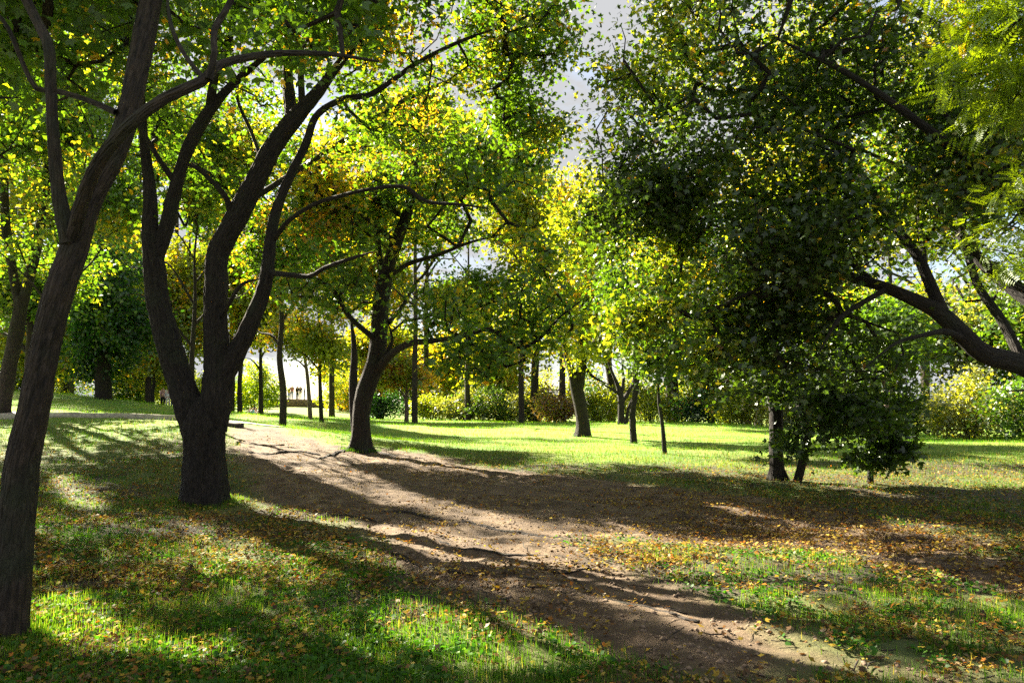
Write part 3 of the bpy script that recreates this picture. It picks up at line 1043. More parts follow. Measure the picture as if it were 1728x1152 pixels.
# low dark spray of branches and small trees on the right
make_tree("twin_stem_tree", "dark twin stemmed small tree wrapped in drooping leafy shoots, right of centre", "tree", 15.2,
          [(1312, 812, 30), (1310, 760, 26), (1310, 700, 26), (1304, 650, 24), (1285, 600, 14), (1262, 560, 13), (1245, 510, 12), (1230, 450, 8), (1220, 400, 5)],
          [[(1306, 665, 16), (1300, 600, 13, -.2), (1285, 560, 11, -.3), (1262, 525, 10, -.3), (1250, 480, 7, -.3)],
           [(1345, 815, 17, -.3), (1362, 740, 15, -.3), (1352, 690, 15, -.2), (1340, 640, 14, -.1), (1336, 580, 11), (1340, 520, 9), (1330, 450, 6)],
           [(1345, 700, 9), (1400, 660, 8, -.6), (1450, 640, 6, -1), (1500, 640, 4, -1.2)]],
          [(1340, 470, 130, 80, 15, 1.5, 2.2), (1380, 610, 120, 80, 14, 1.5, 3), (1480, 640, 90, 70, 13.5, 1.4, 2), (1250, 640, 80, 60, 14.8, 1.2, 1.2), (1220, 700, 50, 30, 14.2, .6, .5), (1380, 720, 70, 60, 13.6, .9, 1.0), (1352, 770, 34, 32, 13.6, .4, .35), (1440, 690, 70, 50, 13.4, .9, 1.0), (1190, 600, 80, 50, 14.6, 1, 1.0), (1540, 570, 80, 60, 13.6, 1.2, .8)],
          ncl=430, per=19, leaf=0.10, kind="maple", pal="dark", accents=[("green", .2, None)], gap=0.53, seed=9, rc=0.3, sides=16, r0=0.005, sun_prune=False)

make_tree("sapling", "short dark sapling stub with ragged leaves, between twin stemmed tree and pale trunk", "tree", 14.5,
          [(1468, 806, 12), (1470, 770, 12), (1478, 740, 9), (1490, 715, 6), (1500, 690, 4)],
          [[(1474, 750, 7), (1440, 715, 5, -.2), (1420, 690, 4, -.3)]],
          [(1500, 745, 45, 22, 14.4, .5, 1.5), (1470, 775, 30, 18, 14.3, .3, 1.2), (1435, 690, 35, 26, 14.3, .4, 1.5), (1520, 765, 30, 12, 14.4, .3, .5), (1480, 700, 40, 40, 14.3, .5, 1)],
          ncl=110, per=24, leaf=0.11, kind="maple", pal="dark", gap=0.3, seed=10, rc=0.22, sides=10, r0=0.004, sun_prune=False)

# lime fronds of a locust reaching in from the right edge
make_tree("locust_tree", "bright lime feathery locust branches reaching in at the top right corner", "tree", 6.0,
          [(2130, 1020, 60), (2120, 800, 52), (2100, 500, 46), (2060, 200, 40), (2000, -60, 30)],
          [[(2090, 420, 26), (1960, 260, 18, .1), (1850, 170, 12, .1), (1760, 100, 8), (1670, 60, 5)],
           [(2095, 460, 24), (1950, 380, 14, .2), (1830, 330, 9, .2), (1730, 330, 5, .2)],
           [(2060, 200, 24), (1900, 20, 16), (1780, -60, 9), (1650, -40, 5)]],
          [(1695, 35, 75, 40, 6, .6, 2), (1715, 140, 50, 50, 6, .5, 1.4), (1625, 120, 35, 20, 5.9, .3, .5), (1725, 330, 30, 60, 6.1, .4, .5), (1850, 100, 120, 120, 6.1, .8, 2), (1650, -60, 150, 60, 6.2, .8, 1.5), (1700, 420, 40, 40, 6.2, .4, .4)],
          ncl=150, per=12, leaf=0.2, kind="frond", pal="lime", gap=0.3, seed=12, rc=0.2, sides=14, r0=0.003, up=1.3, flat=0.4, accents=[("yellow", .06, None)])


def std_tree(name, label, px, py, D, wpx, hpx, crown_w, crown_h, crown_y, pal, leaf=0.17, ncl=260, per=26, lean=0, bark=None, accents=(), gap=0.42, seed=1, group=None, kind="quad", fork=True, cat="tree", rc=None, flat=0.6, dens=1.0, prune=True):
    """a tree standing at px, py: trunk of width wpx and height hpx, crown crown_w x crown_h centred at height crown_y (all in photo pixels)"""
    rs = np.random.default_rng(seed)
    tr = []
    n = 6
    for i in range(n + 1):
        t = i / n
        tr.append((px + lean * t + rs.normal(0, wpx * 0.1) * (i > 0), py - hpx * t, wpx * (1 - 0.78 * t)))
    lim = []
    if fork:
        for k in range(5):
            t0 = 0.38 + 0.11 * k
            s = 1 if k % 2 else -1
            y0 = py - hpx * t0
            x0 = px + lean * t0
            w0 = wpx * (1 - 0.78 * t0) * 0.7
            L_ = crown_w * rs.uniform(0.5, 0.8)
            dd = rs.uniform(-1.5, 1.5) * D / 30
            lim.append([(x0, y0, w0), (x0 + s * L_ * .3, y0 - L_ * rs.uniform(.2, .45), w0 * .65, dd * .3), (x0 + s * L_ * .65, y0 - L_ * rs.uniform(.35, .8), w0 * .4, dd * .7), (x0 + s * L_, y0 - L_ * rs.uniform(.5, 1.1), w0 * .2, dd)])
    bl = []
    rD = crown_w * D / F * 0.85
    for k in range(7):
        a = rs.uniform(0, 2 * math.pi)
        q = rs.uniform(0.15, 0.6)
        bl.append((px + lean + math.cos(a) * crown_w * q, crown_y + math.sin(a) * crown_h * q, crown_w * rs.uniform(.4, .65), crown_h * rs.uniform(.35, .6), D + rs.uniform(-.5, .5) * rD, rD * .7, 1))
    return make_tree(name, label, cat, D, tr, lim, bl, ncl=int(ncl * dens), per=per, leaf=leaf, kind=kind, pal=pal, accents=accents, gap=gap, seed=seed, rc=rc or 0.6, bark=bark, group=group, sides=12, limb_sides=7, r0=0.012 if D > 30 else 0.008, flat=flat, sun_prune=prune, flare=0.2, rough=0.07)


# trees standing on the lawn
std_tree("lawn_tree", "slim dark straight trunk on the lawn edge by the dirt path", 477, 722, 30, 15, 360, 105, 90, 420, "green", leaf=.17, ncl=480, lean=-8, seed=21, accents=[("yellow", .5, None)], gap=.5)
std_tree("lawn_tree", "nearer of two slim trunks before the terrace wall, with a leafy yellow stem", 543, 714, 40, 9, 230, 70, 80, 560, "light", leaf=.2, ncl=230, lean=-6, seed=22, accents=[("yellow", .35, None)], gap=.48)
std_tree("lawn_tree", "slightly leaning slim brown trunk, farther of two before the terrace wall", 524, 707, 44, 9, 220, 70, 60, 570, "light", leaf=.2, ncl=180, lean=-16, bark=BARK3, seed=23, accents=[("yellow", .35, None)], gap=.5)
make_tree("lawn_tree", "stout brown tree with broad light green crown at the centre of the lawn", "tree", 33,
          [(983, 740, 34), (984, 718, 26), (980, 690, 24), (973, 655, 25), (966, 632, 17), (958, 605, 13), (950, 570, 9), (940, 510, 5)],
          [[(975, 665, 20), (980, 630, 20), (983, 600, 18), (978, 570, 16), (982, 520, 12), (990, 450, 8), (985, 380, 5)], [(982, 600, 11), (1000, 580, 9, .5), (1020, 568, 8, .9), (1050, 555, 5, 1.4)], [(980, 570, 9), (960, 540, 7, -.6), (930, 520, 5, -1.2), (895, 500, 3, -1.6)],
           [(984, 615, 8), (1000, 635, 6, -.6), (1030, 650, 4, -1)], [(983, 520, 8), (1010, 470, 6, .6), (1040, 420, 4, 1.2)]],
          [(980, 470, 90, 100, 33, 3, 4), (920, 520, 60, 60, 32, 2, 2), (1040, 530, 60, 50, 33, 2, 1.6), (985, 380, 60, 50, 33, 2, 1.4), (1000, 600, 50, 25, 32, 1.5, .5)],
          ncl=620, per=26, leaf=.18, pal="light", seed=24, accents=[("yellow", .25, None), ("green", .3, None)], gap=.44, rc=.6, r0=.012, sides=16, flare=.3, rough=.08)
make_tree("lawn_tree", "small dark many branched tree behind the stout lawn tree", "tree", 48,
          [(1049, 724, 17), (1048, 700, 13), (1048, 675, 13), (1044, 655, 9), (1036, 635, 6), (1026, 610, 3)],
          [[(1048, 680, 10), (1060, 662, 8, .4), (1070, 640, 6, .8), (1072, 600, 4, 1)], [(1046, 665, 7), (1030, 655, 5, -.5), (1012, 645, 3, -1)], [(1048, 670, 8), (1052, 640, 6), (1048, 600, 4)], [(1056, 722, 8, .4), (1060, 690, 6, .6), (1068, 668, 4, .8)]],
          [(1045, 610, 60, 45, 48, 2.5, 2), (1075, 640, 30, 25, 48, 1.5, .7), (1015, 645, 25, 20, 47, 1.5, .6)],
          ncl=240, per=26, leaf=.2, pal="light", seed=25, gap=.46, rc=.6, r0=.013, sides=10, flare=.2, rough=.07)
std_tree("lawn_tree", "slim straight dark trunk right of the stout lawn tree", 1070, 750, 28, 14, 300, 80, 90, 500, "green", leaf=.17, ncl=260, lean=8, seed=26, gap=.46)
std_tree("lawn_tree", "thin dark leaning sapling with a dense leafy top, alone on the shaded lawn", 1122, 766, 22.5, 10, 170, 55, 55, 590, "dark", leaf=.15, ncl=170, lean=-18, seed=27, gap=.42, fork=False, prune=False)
std_tree("ornamental_tree", "small tree with rounded orange and green crown at the far lawn edge", 686, 709, 58, 9, 90, 70, 45, 635, "light", leaf=.24, ncl=330, seed=28, bark=BARK3, accents=[("orange", .55, None), ("yellow", .8, (740, 650, 40, 50))], gap=.36, prune=False)
std_tree("pale_trunk_tree", "leaning pinkish trunk lit by the sun behind the dark shoots on the right", 1506, 768, 20, 14, 200, 90, 70, 560, "green", leaf=.15, ncl=300, lean=-22, bark=BARK3, seed=29, gap=.45)

# left side trees beyond the kerb
make_tree("slender_tree", "slender dark tree forking into two thin stems at the far left edge", "tree", 28.5,
          [(0, 706, 30), (12, 640, 27), (22, 590, 26), (33, 530, 25), (38, 500, 22)],
          [[(34, 520, 20), (20, 450, 16), (10, 380, 16), (7, 300, 15), (8, 180, 14), (10, 60, 13), (16, -60, 10)],
           [(38, 515, 20), (52, 460, 19), (65, 400, 18), (76, 340, 14), (80, 280, 11), (70, 220, 8)]],
          [(40, 300, 120, 140, 28, 4, 3), (30, 120, 120, 120, 28, 4, 3), (90, 420, 80, 60, 28, 3, 1)],
          ncl=420, per=28, leaf=0.2, pal="green", accents=[("yellow", .15, None), ("light", .5, None)], gap=.42, rc=.6, seed=31, sides=12, r0=.009)
std_tree("tree", "thick dark short trunk partly hidden behind the leaning tree at left", 50, 697, 31, 22, 260, 120, 90, 470, "green", leaf=.2, ncl=350, seed=32, accents=[("light", .5, None)])
std_tree("evergreen_tree", "dense dark green tree with low sweeping boughs on the grassy bank", 175, 676, 40, 30, 400, 110, 150, 530, "blue", leaf=.22, ncl=850, seed=33, accents=[("green", .5, None)], gap=.42, fork=False, flat=.35, prune=False)
std_tree("bank_tree", "small thin trunk beside the walking group at the top of the bank", 258, 684, 48, 8, 120, 45, 50, 600, "light", leaf=.22, ncl=180, seed=34, accents=[("yellow", .3, None)], prune=False)

# ------------------------------------------------------------------ far woodland, each tree on its own
FAR = [
    # px, D, width, trunk h, crown w, crown h, crown y, palette, label, accents
    (-60, 60, 18, 420, 150, 200, 420, "light", "pale green far tree at the left edge behind the slender tree", ()),
    (110, 66, 16, 520, 130, 150, 330, "light", "tall sunlit tree behind the dark evergreen", ("yellow", .2)),
    (440, 66, 10, 200, 55, 60, 540, "light", "low yellow green far tree left of the slim dark trunk", ("yellow", .5)),
    (350, 70, 10, 300, 70, 110, 500, "green", "far green tree between the forked tree's left and middle stems", ("light", .5)),
    (235, 70, 14, 460, 110, 150, 420, "light", "sunlit yellow green tree behind the forked tree's left stem", ("yellow", .2)),
    (170, 82, 14, 620, 170, 170, 150, "green", "tallest far tree at upper left, over the evergreen", ("yellow", .15)),
    (20, 78, 14, 600, 150, 170, 170, "light", "tall far tree in the upper left corner", ("yellow", .25)),
    (320, 60, 12, 330, 70, 140, 480, "light", "narrow sunlit tree seen between the forked stems", ("yellow", .3)),
    (300, 90, 12, 560, 100, 150, 250, "green", "tall far tree behind the forked tree's upper stems", ()),
    (640, 95, 12, 200, 75, 80, 590, "light", "yellow green far tree left of the small orange tree", ("yellow", .4)),
    (760, 84, 14, 170, 90, 75, 610, "light", "pale far tree behind the small orange tree", ("yellow", .5)),
    (850, 74, 16, 210, 85, 85, 600, "light", "light green far tree above the grey green shrubs", ("yellow", .2)),
    (905, 66, 18, 360, 120, 130, 480, "light", "tall pale yellow tree left of the stout lawn tree", ("yellow", .3)),
    (1030, 72, 18, 290, 110, 110, 540, "light", "light far tree directly behind the stout lawn tree", ("yellow", .2)),
    (1140, 66, 16, 300, 110, 120, 530, "light", "light far tree behind the thin leaning sapling", ("yellow", .25)),
    (1200, 62, 14, 180, 80, 70, 620, "light", "low yellow green tree left of the twin stemmed tree", ("pink", .1)),
    (1260, 70, 18, 380, 130, 140, 470, "green", "far green tree behind the twin stemmed tree", ("yellow", .2)),
    (1390, 58, 18, 330, 130, 120, 520, "light", "sunlit far tree between twin stemmed tree and pale trunk", ("yellow", .3)),
    (1500, 50, 20, 330, 130, 110, 560, "light", "sunlit yellow tree under the thick right hand limb", ("yellow", .2)),
    (1640, 46, 22, 330, 150, 120, 590, "grey", "pale feathery tree below the thick right hand limb", ()),
    (1760, 42, 24, 380, 150, 150, 560, "green", "green tree at the right edge under the thick limb", ("light", .3)),
    (1450, 70, 18, 560, 170, 150, 330, "green", "tall far tree behind the huge tree's middle limbs", ("yellow", .2)),
    (1650, 62, 18, 600, 170, 170, 330, "light", "tall far tree behind the upper right limbs", ("yellow", .1)),
    (1560, 75, 18, 600, 150, 200, 180, "light", "highest far tree behind the upper right crown", ("yellow", .35)),
]
FAR += [
    (60, 52, 14, 300, 120, 110, 560, "light", "low sunlit far tree seen left of the leaning tree's trunk", ("yellow", .2)),
    (250, 58, 12, 250, 90, 100, 580, "light", "low yellow green far tree left of the forked tree's base", ("yellow", .2)),
    (390, 75, 12, 300, 60, 110, 330, "green", "far tree showing between the middle and right stems", ("yellow", .2)),
    (405, 62, 10, 300, 70, 90, 470, "light", "lower far tree showing between the middle and right stems", ("yellow", .3)),
    (120, 74, 12, 350, 130, 110, 480, "green", "far green tree filling the gap over the evergreen", ()),
    (950, 62, 14, 420, 120, 110, 380, "light", "tall pale far tree rising behind the long low branch", ("yellow", .35)),
    (1130, 74, 16, 480, 130, 130, 400, "green", "tall far tree behind the left part of the huge tree", ("yellow", .3)),
    (1280, 66, 16, 560, 150, 150, 300, "light", "tall yellow green tree hidden behind the huge tree's crown", ("yellow", .3)),
    (1350, 82, 16, 620, 170, 150, 150, "light", "tallest far tree behind the huge tree's upper crown", ("yellow", .4)),
    (880, 56, 12, 440, 90, 100, 330, "light", "tall slim far tree closing the sky gap over the lawn", ("yellow", .2)),
    (640, 70, 12, 330, 90, 70, 470, "light", "far tree behind the middle tree's fork", ("yellow", .4)),
    (790, 68, 12, 300, 90, 70, 500, "green", "far tree behind the long low branch", ("light", .5)),
    (590, 100, 10, 120, 70, 40, 640, "light", "low pale far tree right of the terrace wall", ("yellow", .3)),
    (560, 72, 12, 420, 90, 120, 380, "light", "far yellow tree behind the middle tree's left branches", ("yellow", .6)),
    (720, 78, 12, 480, 110, 100, 330, "light", "far yellow green tree behind the middle tree's crown", ("yellow", .4)),
    (700, 50, 12, 520, 120, 60, 210, "light", "far tree with a golden top behind the middle tree", ("yellow", .8)),
]
for i, (px, D, wd, hh, cw, ch, cyy, pal, lab, ac) in enumerate(FAR):
    bx = (px - CX) / F * D
    zb = gz0(bx, D)[0]
    py = HOR + (CAMH - zb) * F / D
    std_tree("far_tree", lab, px, py, D, wd, hh, cw, ch, cyy, pal, leaf=0.33 * (D / 60) ** 0.7, ncl=430, per=26, seed=50 + i, gap=.42, rc=.9, accents=[(ac[0], ac[1], None)] if ac else (), bark=BARK2 if i % 2 else BARK, group="trees of the far wood", prune=(px < 300), flat=.55)

# trees just outside the frame on the left, known by the shade they throw across the foreground
SIDE = [(-11.6, 13.6, 10, 4.2, 3.0, "broad tree just outside the left edge, level with the forked tree"), (-18, 20.0, 12, 4, 3, "second tree outside the left edge, farther than the forked tree"),
        (-8.6, 9.6, 8.6, 3.0, 2.2, "nearest tree outside the left edge, beside the leaning tree")]
for i, (x, y, H, cw, ch, lab) in enumerate(SIDE):
    fx = CX + F * x / y
    k_ = F / y
    std_tree("shade_tree", lab, fx, HOR + (CAMH - gz0(x, y)[0]) * k_, y, .42 * k_, H * k_, cw * k_, ch * k_, HOR - (H - CAMH - .8) * k_, "green", leaf=.14, ncl=1000, per=30, seed=200 + i, gap=.36, rc=.5, group="trees outside the left edge", accents=[("light", .4, None)])
std_tree("background_maple", "leafy green tree filling the gap behind the forked tree's stems", 322, 712, 24, 13, 330, 205, 150, 300, "green", leaf=.15, ncl=1000, per=30, lean=10, seed=211, gap=.4, rc=.5, accents=[("light", .5, None), ("yellow", .1, None)])
std_tree("background_maple", "leafy tree at upper left whose thin trunk hides behind the leaning tree", 66, 704, 27, 12, 450, 230, 150, 200, "green", leaf=.15, ncl=1000, per=30, lean=80, seed=212, gap=.4, rc=.5, accents=[("light", .5, None), ("yellow", .12, None)])


# ------------------------------------------------------------------ shrubs
def make_shrub(name, label, px, py, D, wpx, hpx, pal, leaf=0.15, ncl=90, per=34, accents=(), seed=1, group=None, cat="bush", gap=.3, rc=.4, kind="quad"):
    g = P(px, py, D)
    zb = gz(g[0], g[1])[0]
    org = np.array((g[0], g[1], zb))
    root = thing(name, label, cat, org, group)
    W_, H_ = wpx * D / F / 2, hpx * D / F
    rs = np.random.default_rng(seed)
    cl = []
    while len(cl) < ncl:
        u = rs.normal(size=3)
        u /= np.linalg.norm(u)
        r = rs.random() ** 0.33
        p = org + np.array((u[0] * W_ * 1.35 * r, u[1] * W_ * .8 * r, H_ * .5 + u[2] * H_ * .5 * r))
        p[2] = org[2] + (p[2] - org[2]) * (.55 + 1.1 * vnoise(np.array([[p[0] * .7, p[1] * .4, seed]]))[0])
        if p[2] > zb + .1:
            cl.append(p)
    cl = np.array(cl)
    main = []
    S = Tubes()
    for k in range(6):
        a = rs.uniform(0, 6.28)
        e = org + np.array((math.cos(a) * W_ * .5, math.sin(a) * W_ * .4, H_ * rs.uniform(.45, .8)))
        c = catmull(np.array([(*(org + (math.cos(a) * .1, math.sin(a) * .1, -.05)), .045), (*((org + e) / 2 + (0, 0, .15)), .03), (*e, .012)]), .3)
        S.add(c[:, :3], c[:, 3], 6, .1, seed)
        for q in c:
            main.append((q[:3], q[3]))
    chains, arr, par, n, ends = grow(main, cl, .5, .006)
    for pts, r in chains:
        S.add(pts, r, 3)
    S.build("stems", BARK2, root, org)
    tot = ncl * per
    ci = np.repeat(np.arange(ncl), per)
    off = RNG.normal(0, 1, (tot, 3)) * np.array((rc, rc, rc * .8)) * .6
    pos = cl[ci] + off
    k = pos[:, 2] > gz0(pos[:, 0], pos[:, 1]) + .02
    pos, off = pos[k], off[k]
    nn = len(pos)
    R = rot_from(off + RNG.normal(0, .3, (nn, 3)), np.tile((0, 0, 1.0), (nn, 1)) * .6 + RNG.normal(0, .6, (nn, 3)))
    leaves_mesh("foliage", pos, R, leaf * RNG.uniform(.7, 1.3, nn), leaf_cols(pos, pal, accents, seed), kind, LEAF, root, org)
    return root


SHR = [
    (430, 702, 78, 72, 60, "lime", "round bright yellow green bush behind the seated people", [("light", .4, None)], 190),
    (645, 711, 70, 55, 42, "blue", "dark green rounded bush right of the middle tree's trunk", [], 110),
    (728, 712, 72, 50, 34, "light", "low yellow green bush right of the small orange tree", [("grey", .3, None)], 90),
    (785, 712, 70, 70, 40, "grey", "silvery grey green bush left of the dark rounded one", [("green", .3, None)], 110),
    (842, 712, 68, 85, 42, "dark", "wide dark rounded bush in the middle of the far lawn edge", [("grey", .25, None)], 130),
    (895, 712, 66, 50, 50, "grey", "pale feathery bush left of the pinkish shrub", [("light", .3, None)], 100),
    (938, 717, 60, 60, 48, "pink", "pinkish brown twiggy shrub at the far lawn edge", [("light", .3, None)], 90),
    (1010, 714, 66, 70, 60, "light", "light green bush behind the stout lawn tree", [], 100),
    (1100, 716, 64, 80, 62, "light", "yellow green bush behind the thin leaning sapling", [("grey", .2, None)], 110),
    (1180, 718, 60, 70, 60, "blue", "deep green bush left of the pale bare branches", [("pink", .15, None)], 110),
    (1250, 720, 56, 80, 60, "light", "pale bush behind the twin stemmed tree", [("pink", .2, None)], 110),
    (1350, 728, 50, 90, 70, "grey", "grey green bush right behind the twin stems", [], 110),
    (1440, 734, 46, 90, 66, "dark", "dark bush left of the pale trunk", [("light", .3, None)], 110),
    (1545, 742, 40, 90, 60, "dark", "dark bush right of the pale trunk", [("green", .3, None)], 110),
    (1640, 745, 36, 110, 90, "grey", "sunlit pale green bush at the right lawn edge", [("light", .5, None)], 160),
    (1730, 748, 33, 100, 80, "green", "green bush cut by the right edge", [("grey", .3, None)], 120),
    (575, 706, 84, 60, 50, "light", "yellow bush below the end of the terrace wall", [("yellow", .5, None)], 90),
    (405, 700, 88, 60, 50, "green", "darker bush behind the round bright bush", [], 80),
]
SHR += [(x_, y_, d_, w_, h_, p_, l_, [("light", .3, None)], 150) for (x_, y_, d_, w_, h_, p_, l_) in [
    (-20, 668, 60, 110, 90, "green", "green bush at the far left edge of the bank"), (25, 668, 56, 80, 80, "dark", "dark bush behind the slender tree"), (85, 668, 62, 80, 110, "light", "sunlit bush between the leaning tree and the evergreen"),
    (225, 684, 66, 80, 90, "green", "green bush right of the evergreen"), (270, 690, 75, 50, 80, "light", "sunlit bush behind the walking group"), (330, 694, 84, 60, 60, "light", "bush showing low between the forked stems")]]
HEDGE = [(620, 64, "light", "right of the middle tree"), (700, 70, "green", "behind the small orange tree"), (775, 56, "light", "behind the silvery bush"), (850, 66, "grey", "behind the wide dark bush"),
         (925, 60, "light", "behind the pinkish shrub"), (1000, 74, "green", "left of the stout lawn tree's shadow side"), (1075, 66, "light", "behind the slim straight trunk"), (1150, 70, "light", "behind the thin sapling"),
         (1230, 62, "green", "left of the twin stems"), (1310, 74, "light", "directly behind the twin stems"), (1400, 66, "light", "left of the pale leaning trunk"), (1490, 72, "green", "directly behind the pale leaning trunk"),
         (110, 90, "green", "between the leaning tree and the evergreen"), (215, 84, "light", "between the evergreen and the walking group"), (600, 50, "light", "below the terrace wall's right end")]
for k_, (x_, h_, p_, w_) in enumerate(HEDGE):
    make_shrub("tall_shrub", "tall loose shrub of the rear row, " + w_, x_, 712 if x_ > 500 else 690, 88 - (x_ > 1200) * 12, 74, h_, p_, leaf=.27, ncl=170, per=30, accents=[("light", .4, None), ("yellow", .12, None)], seed=140 + k_, group="rear row of shrubs", rc=.7)
for i, (px, py, D, wp, hp, pal, lab, ac, ncl) in enumerate(SHR):
    make_shrub("bush", lab, px, py, D, wp, hp, pal, leaf=.16 * (D / 60) ** .5 + .05, ncl=ncl, accents=ac, seed=100 + i, group="bushes along the far lawn edge", rc=.5)


# ------------------------------------------------------------------ kerb, paved path, terrace wall


def strip_box(name, line, width, height, mat, parent=None, drop=.25, seg=.6, rough=.008, taper=None):
    """a long low solid following the ground: line = [(x, y)], its top is height above the ground"""
    pts = catmull(np.array([(p[0], p[1], 0.0) for p in line]), seg)
    d = np.gradient(pts[:, :2], axis=0)
    d /= np.linalg.norm(d, axis=1)[:, None]
    nrm = np.stack([-d[:, 1], d[:, 0]], 1)
    z = gz(pts[:, 0], pts[:, 1], False)
    n = len(pts)
    bev = min(.02, width * .2)
    hh = np.full(n, float(height)) if taper is None else np.interp(np.linspace(0, 1, n), [q[0] for q in taper], [q[1] for q in taper])
    prof = [(-.5, None), (-.5, -bev), (-.5 + bev / width, 0), (.5 - bev / width, 0), (.5, -bev), (.5, None)]
    V_ = []
    for i in range(n):
        for (a, b_) in prof:
            q = pts[i, :2] + nrm[i] * a * width
            V_.append((q[0], q[1], z[i] - drop if b_ is None else z[i] + hh[i] + b_ + random.uniform(-rough, rough)))
    m = len(prof)
    fi, fs = [], []
    for i in range(n - 1):
        for j in range(m):
            k = (j + 1) % m
            fi += [i * m + j, i * m + k, (i + 1) * m + k, (i + 1) * m + j]
            fs.append(4)
    fi += list(range(m))[::-1] + [(n - 1) * m + j for j in range(m)]
    fs += [m, m]
    return mesh_from(name, V_, fi, fs, mat, parent)


kl = [P(px, 705, 26.0)[:2] for px in (-420, -200, 0, 150, 306)]
tag(strip_box("kerb", kl, .34, .17, STONE), "long low stone kerb running along the top of the left bank behind the forked tree", "kerb")
kr = [P(px, 711, 24.6)[:2] for px in (374, 390, 408)]
tag(strip_box("kerb_stone", kr, .45, .12, simple("dark_stone", (.05, .04, .038), .9, .3, 6, .01), seg=.2), "short dark stone block at the head of the dirt path, right of the forked tree", "kerb stone")
pxs = np.linspace(-420, 466, 120)
Vp, q_ = [], []
for i, px in enumerate(pxs):
    for k, dd in enumerate((26.4, 27.2, 28.0, 28.8)):
        x = (px - CX) / F * 26.0
        Vp.append((x, dd, gz(x, dd, False)[0] + .03))
for i in range(len(pxs) - 1):
    for k in range(3):
        q_.append([i * 4 + k, (i + 1) * 4 + k, (i + 1) * 4 + k + 1, i * 4 + k + 1])
tag(mesh_from("paved_path", Vp, np.array(q_).ravel(), np.full(len(q_), 4), PAVE, smooth=True), kind="structure")

tw = thing("terrace_wall", "low brown stone terrace wall on the hill with people standing on it", "wall", P(500, 684, 91))
wl = [P(px, 684, 91)[:2] for px in (440, 480, 520, 560, 588)]
tw.location = (0, 0, 0)
strip_box("wall", wl, 1.8, .9, WALLM, tw, taper=[(0, 1.0), (.7, .95), (.85, .9), (1, .3)], seg=1.2, drop=.5)

# ------------------------------------------------------------------ grass, ground plants and fallen leaves


def frustum_points(n, d0, d1, power, margin=250):
    """ground points spread over the visible wedge; power < 0 crowds them towards the camera"""
    u = RNG.random(n)
    e = power + 1
    D = (d0 ** e + u * (d1 ** e - d0 ** e)) ** (1 / e) if abs(e) > 1e-6 else d0 * (d1 / d0) ** u
    x = (RNG.uniform(-margin, 1728 + margin, n) - CX) / F * D
    return x, D


def scatter_field(name, kind, n, d0, d1, power, dens, size, pal_fn, mat, lift=.0, stand=True, flatk=.25, lab=None):
    x, y = frustum_points(n, d0, d1, power)
    k = RNG.random(n) < dens(x, y)
    x, y = x[k], y[k]
    z = gz(x, y) - dirt_amt(x, y) * .03 * np.clip(2 - y / 20, 0, 1) + lift + (RNG.random(len(x)) ** 2 * .05 if kind in ("maple", "quad") else 0)
    n = len(x)
    pos = np.stack([x, y, z], 1)
    a = RNG.uniform(0, 2 * math.pi, n)
    if stand:
        fwd = np.stack([np.cos(a) * .45, np.sin(a) * .45, RNG.uniform(.6, 1.3, n)], 1)
        upv = np.stack([-np.cos(a), -np.sin(a), np.full(n, .4)], 1)
    else:
        fwd = np.stack([np.cos(a), np.sin(a), RNG.normal(0, flatk, n)], 1)
        upv = np.stack([RNG.normal(0, flatk, n), RNG.normal(0, flatk, n), np.ones(n)], 1)
    R = rot_from(fwd, upv)
    sc = size(x, y, n)
    cols = pal_fn(pos, n)
    if kind == "blade":
        tv = TM["blade"]
        vv = np.einsum('nij,kj->nki', R, tv) * sc[:, None, None] + pos[:, None]
        base = (np.arange(n) * 5)[:, None]
        fi = np.concatenate([base + np.array([0, 1, 2, 3]), base + np.array([3, 2, 4])], 1)
        o = mesh_from(name, vv.reshape(-1, 3), fi.ravel(), np.tile([4, 3], n), mat, cols=np.repeat(cols, 2, 0))
    else:
        o = leaves_mesh(name, pos, R, sc, cols, kind, mat, None)
    tag(o, lab, None, None, "stuff")
    return o


TM["blade"] = tmpl_blade()[0]
_t = kite((0, 0), (0, .55), .25, .04, .6)
TM["round"] = (np.array([(0, 0, 0), (.34, .28, .05), (.26, .7, .02), (0, .85, -.02), (0, .4, 0), (-.26, .7, .02), (-.34, .28, .05)]), np.array([[0, 1, 2, 4], [0, 4, 5, 6], [4, 2, 3, 5]]))


def g_clump(x, y, s, sd):
    return fbm2(x * s, y * s, 4, sd)


def grass_dens(x, y):
    c = g_clump(x, y, 1.3, 91) * .55 + g_clump(x, y, 4.5, 92) * .45
    d = np.clip((c - .46) * 7, 0, 1)
    green = np.clip((y - 15) / 12, 0, 1)
    d = np.maximum(d * .75 + .03, green * .95)
    px = CX + F * x / y
    low = np.clip((6.6 - y) / 1.6, 0, 1) * np.clip((1150 - px) / 250, 0, 1)
    d = np.clip(d + low * .5, 0, 1) * np.where((y > 24.6) & (y < 29) & (px < 470), .06, 1)
    return d * np.clip(1 - dirt_amt(x, y) * 1.05, 0, 1)


def grass_cols(pos, n):
    b = np.array([(0.05, 0.12, 0.012), (0.085, 0.17, 0.015), (0.14, 0.22, 0.03)])
    k = fbm2(pos[:, 0] * .5, pos[:, 1] * .5, 3, 71)
    t = np.clip((k - .35) * 4 + RNG.normal(0, .4, n), 0, 1.99)
    i = t.astype(int)
    f = (t - i)[:, None]
    c = b[i] * (1 - f) + b[np.minimum(i + 1, 2)] * f
    c = c * (1 + np.clip((pos[:, 1] - 22) / 15, 0, 1)[:, None] * np.array((1.2, 1.25, 0.9)))      # the mown far lawn is paler, its sunlit brightness put into the blade colour
    dry = RNG.random(n) < .08
    c[dry] = (.3, .25, .11)
    return c


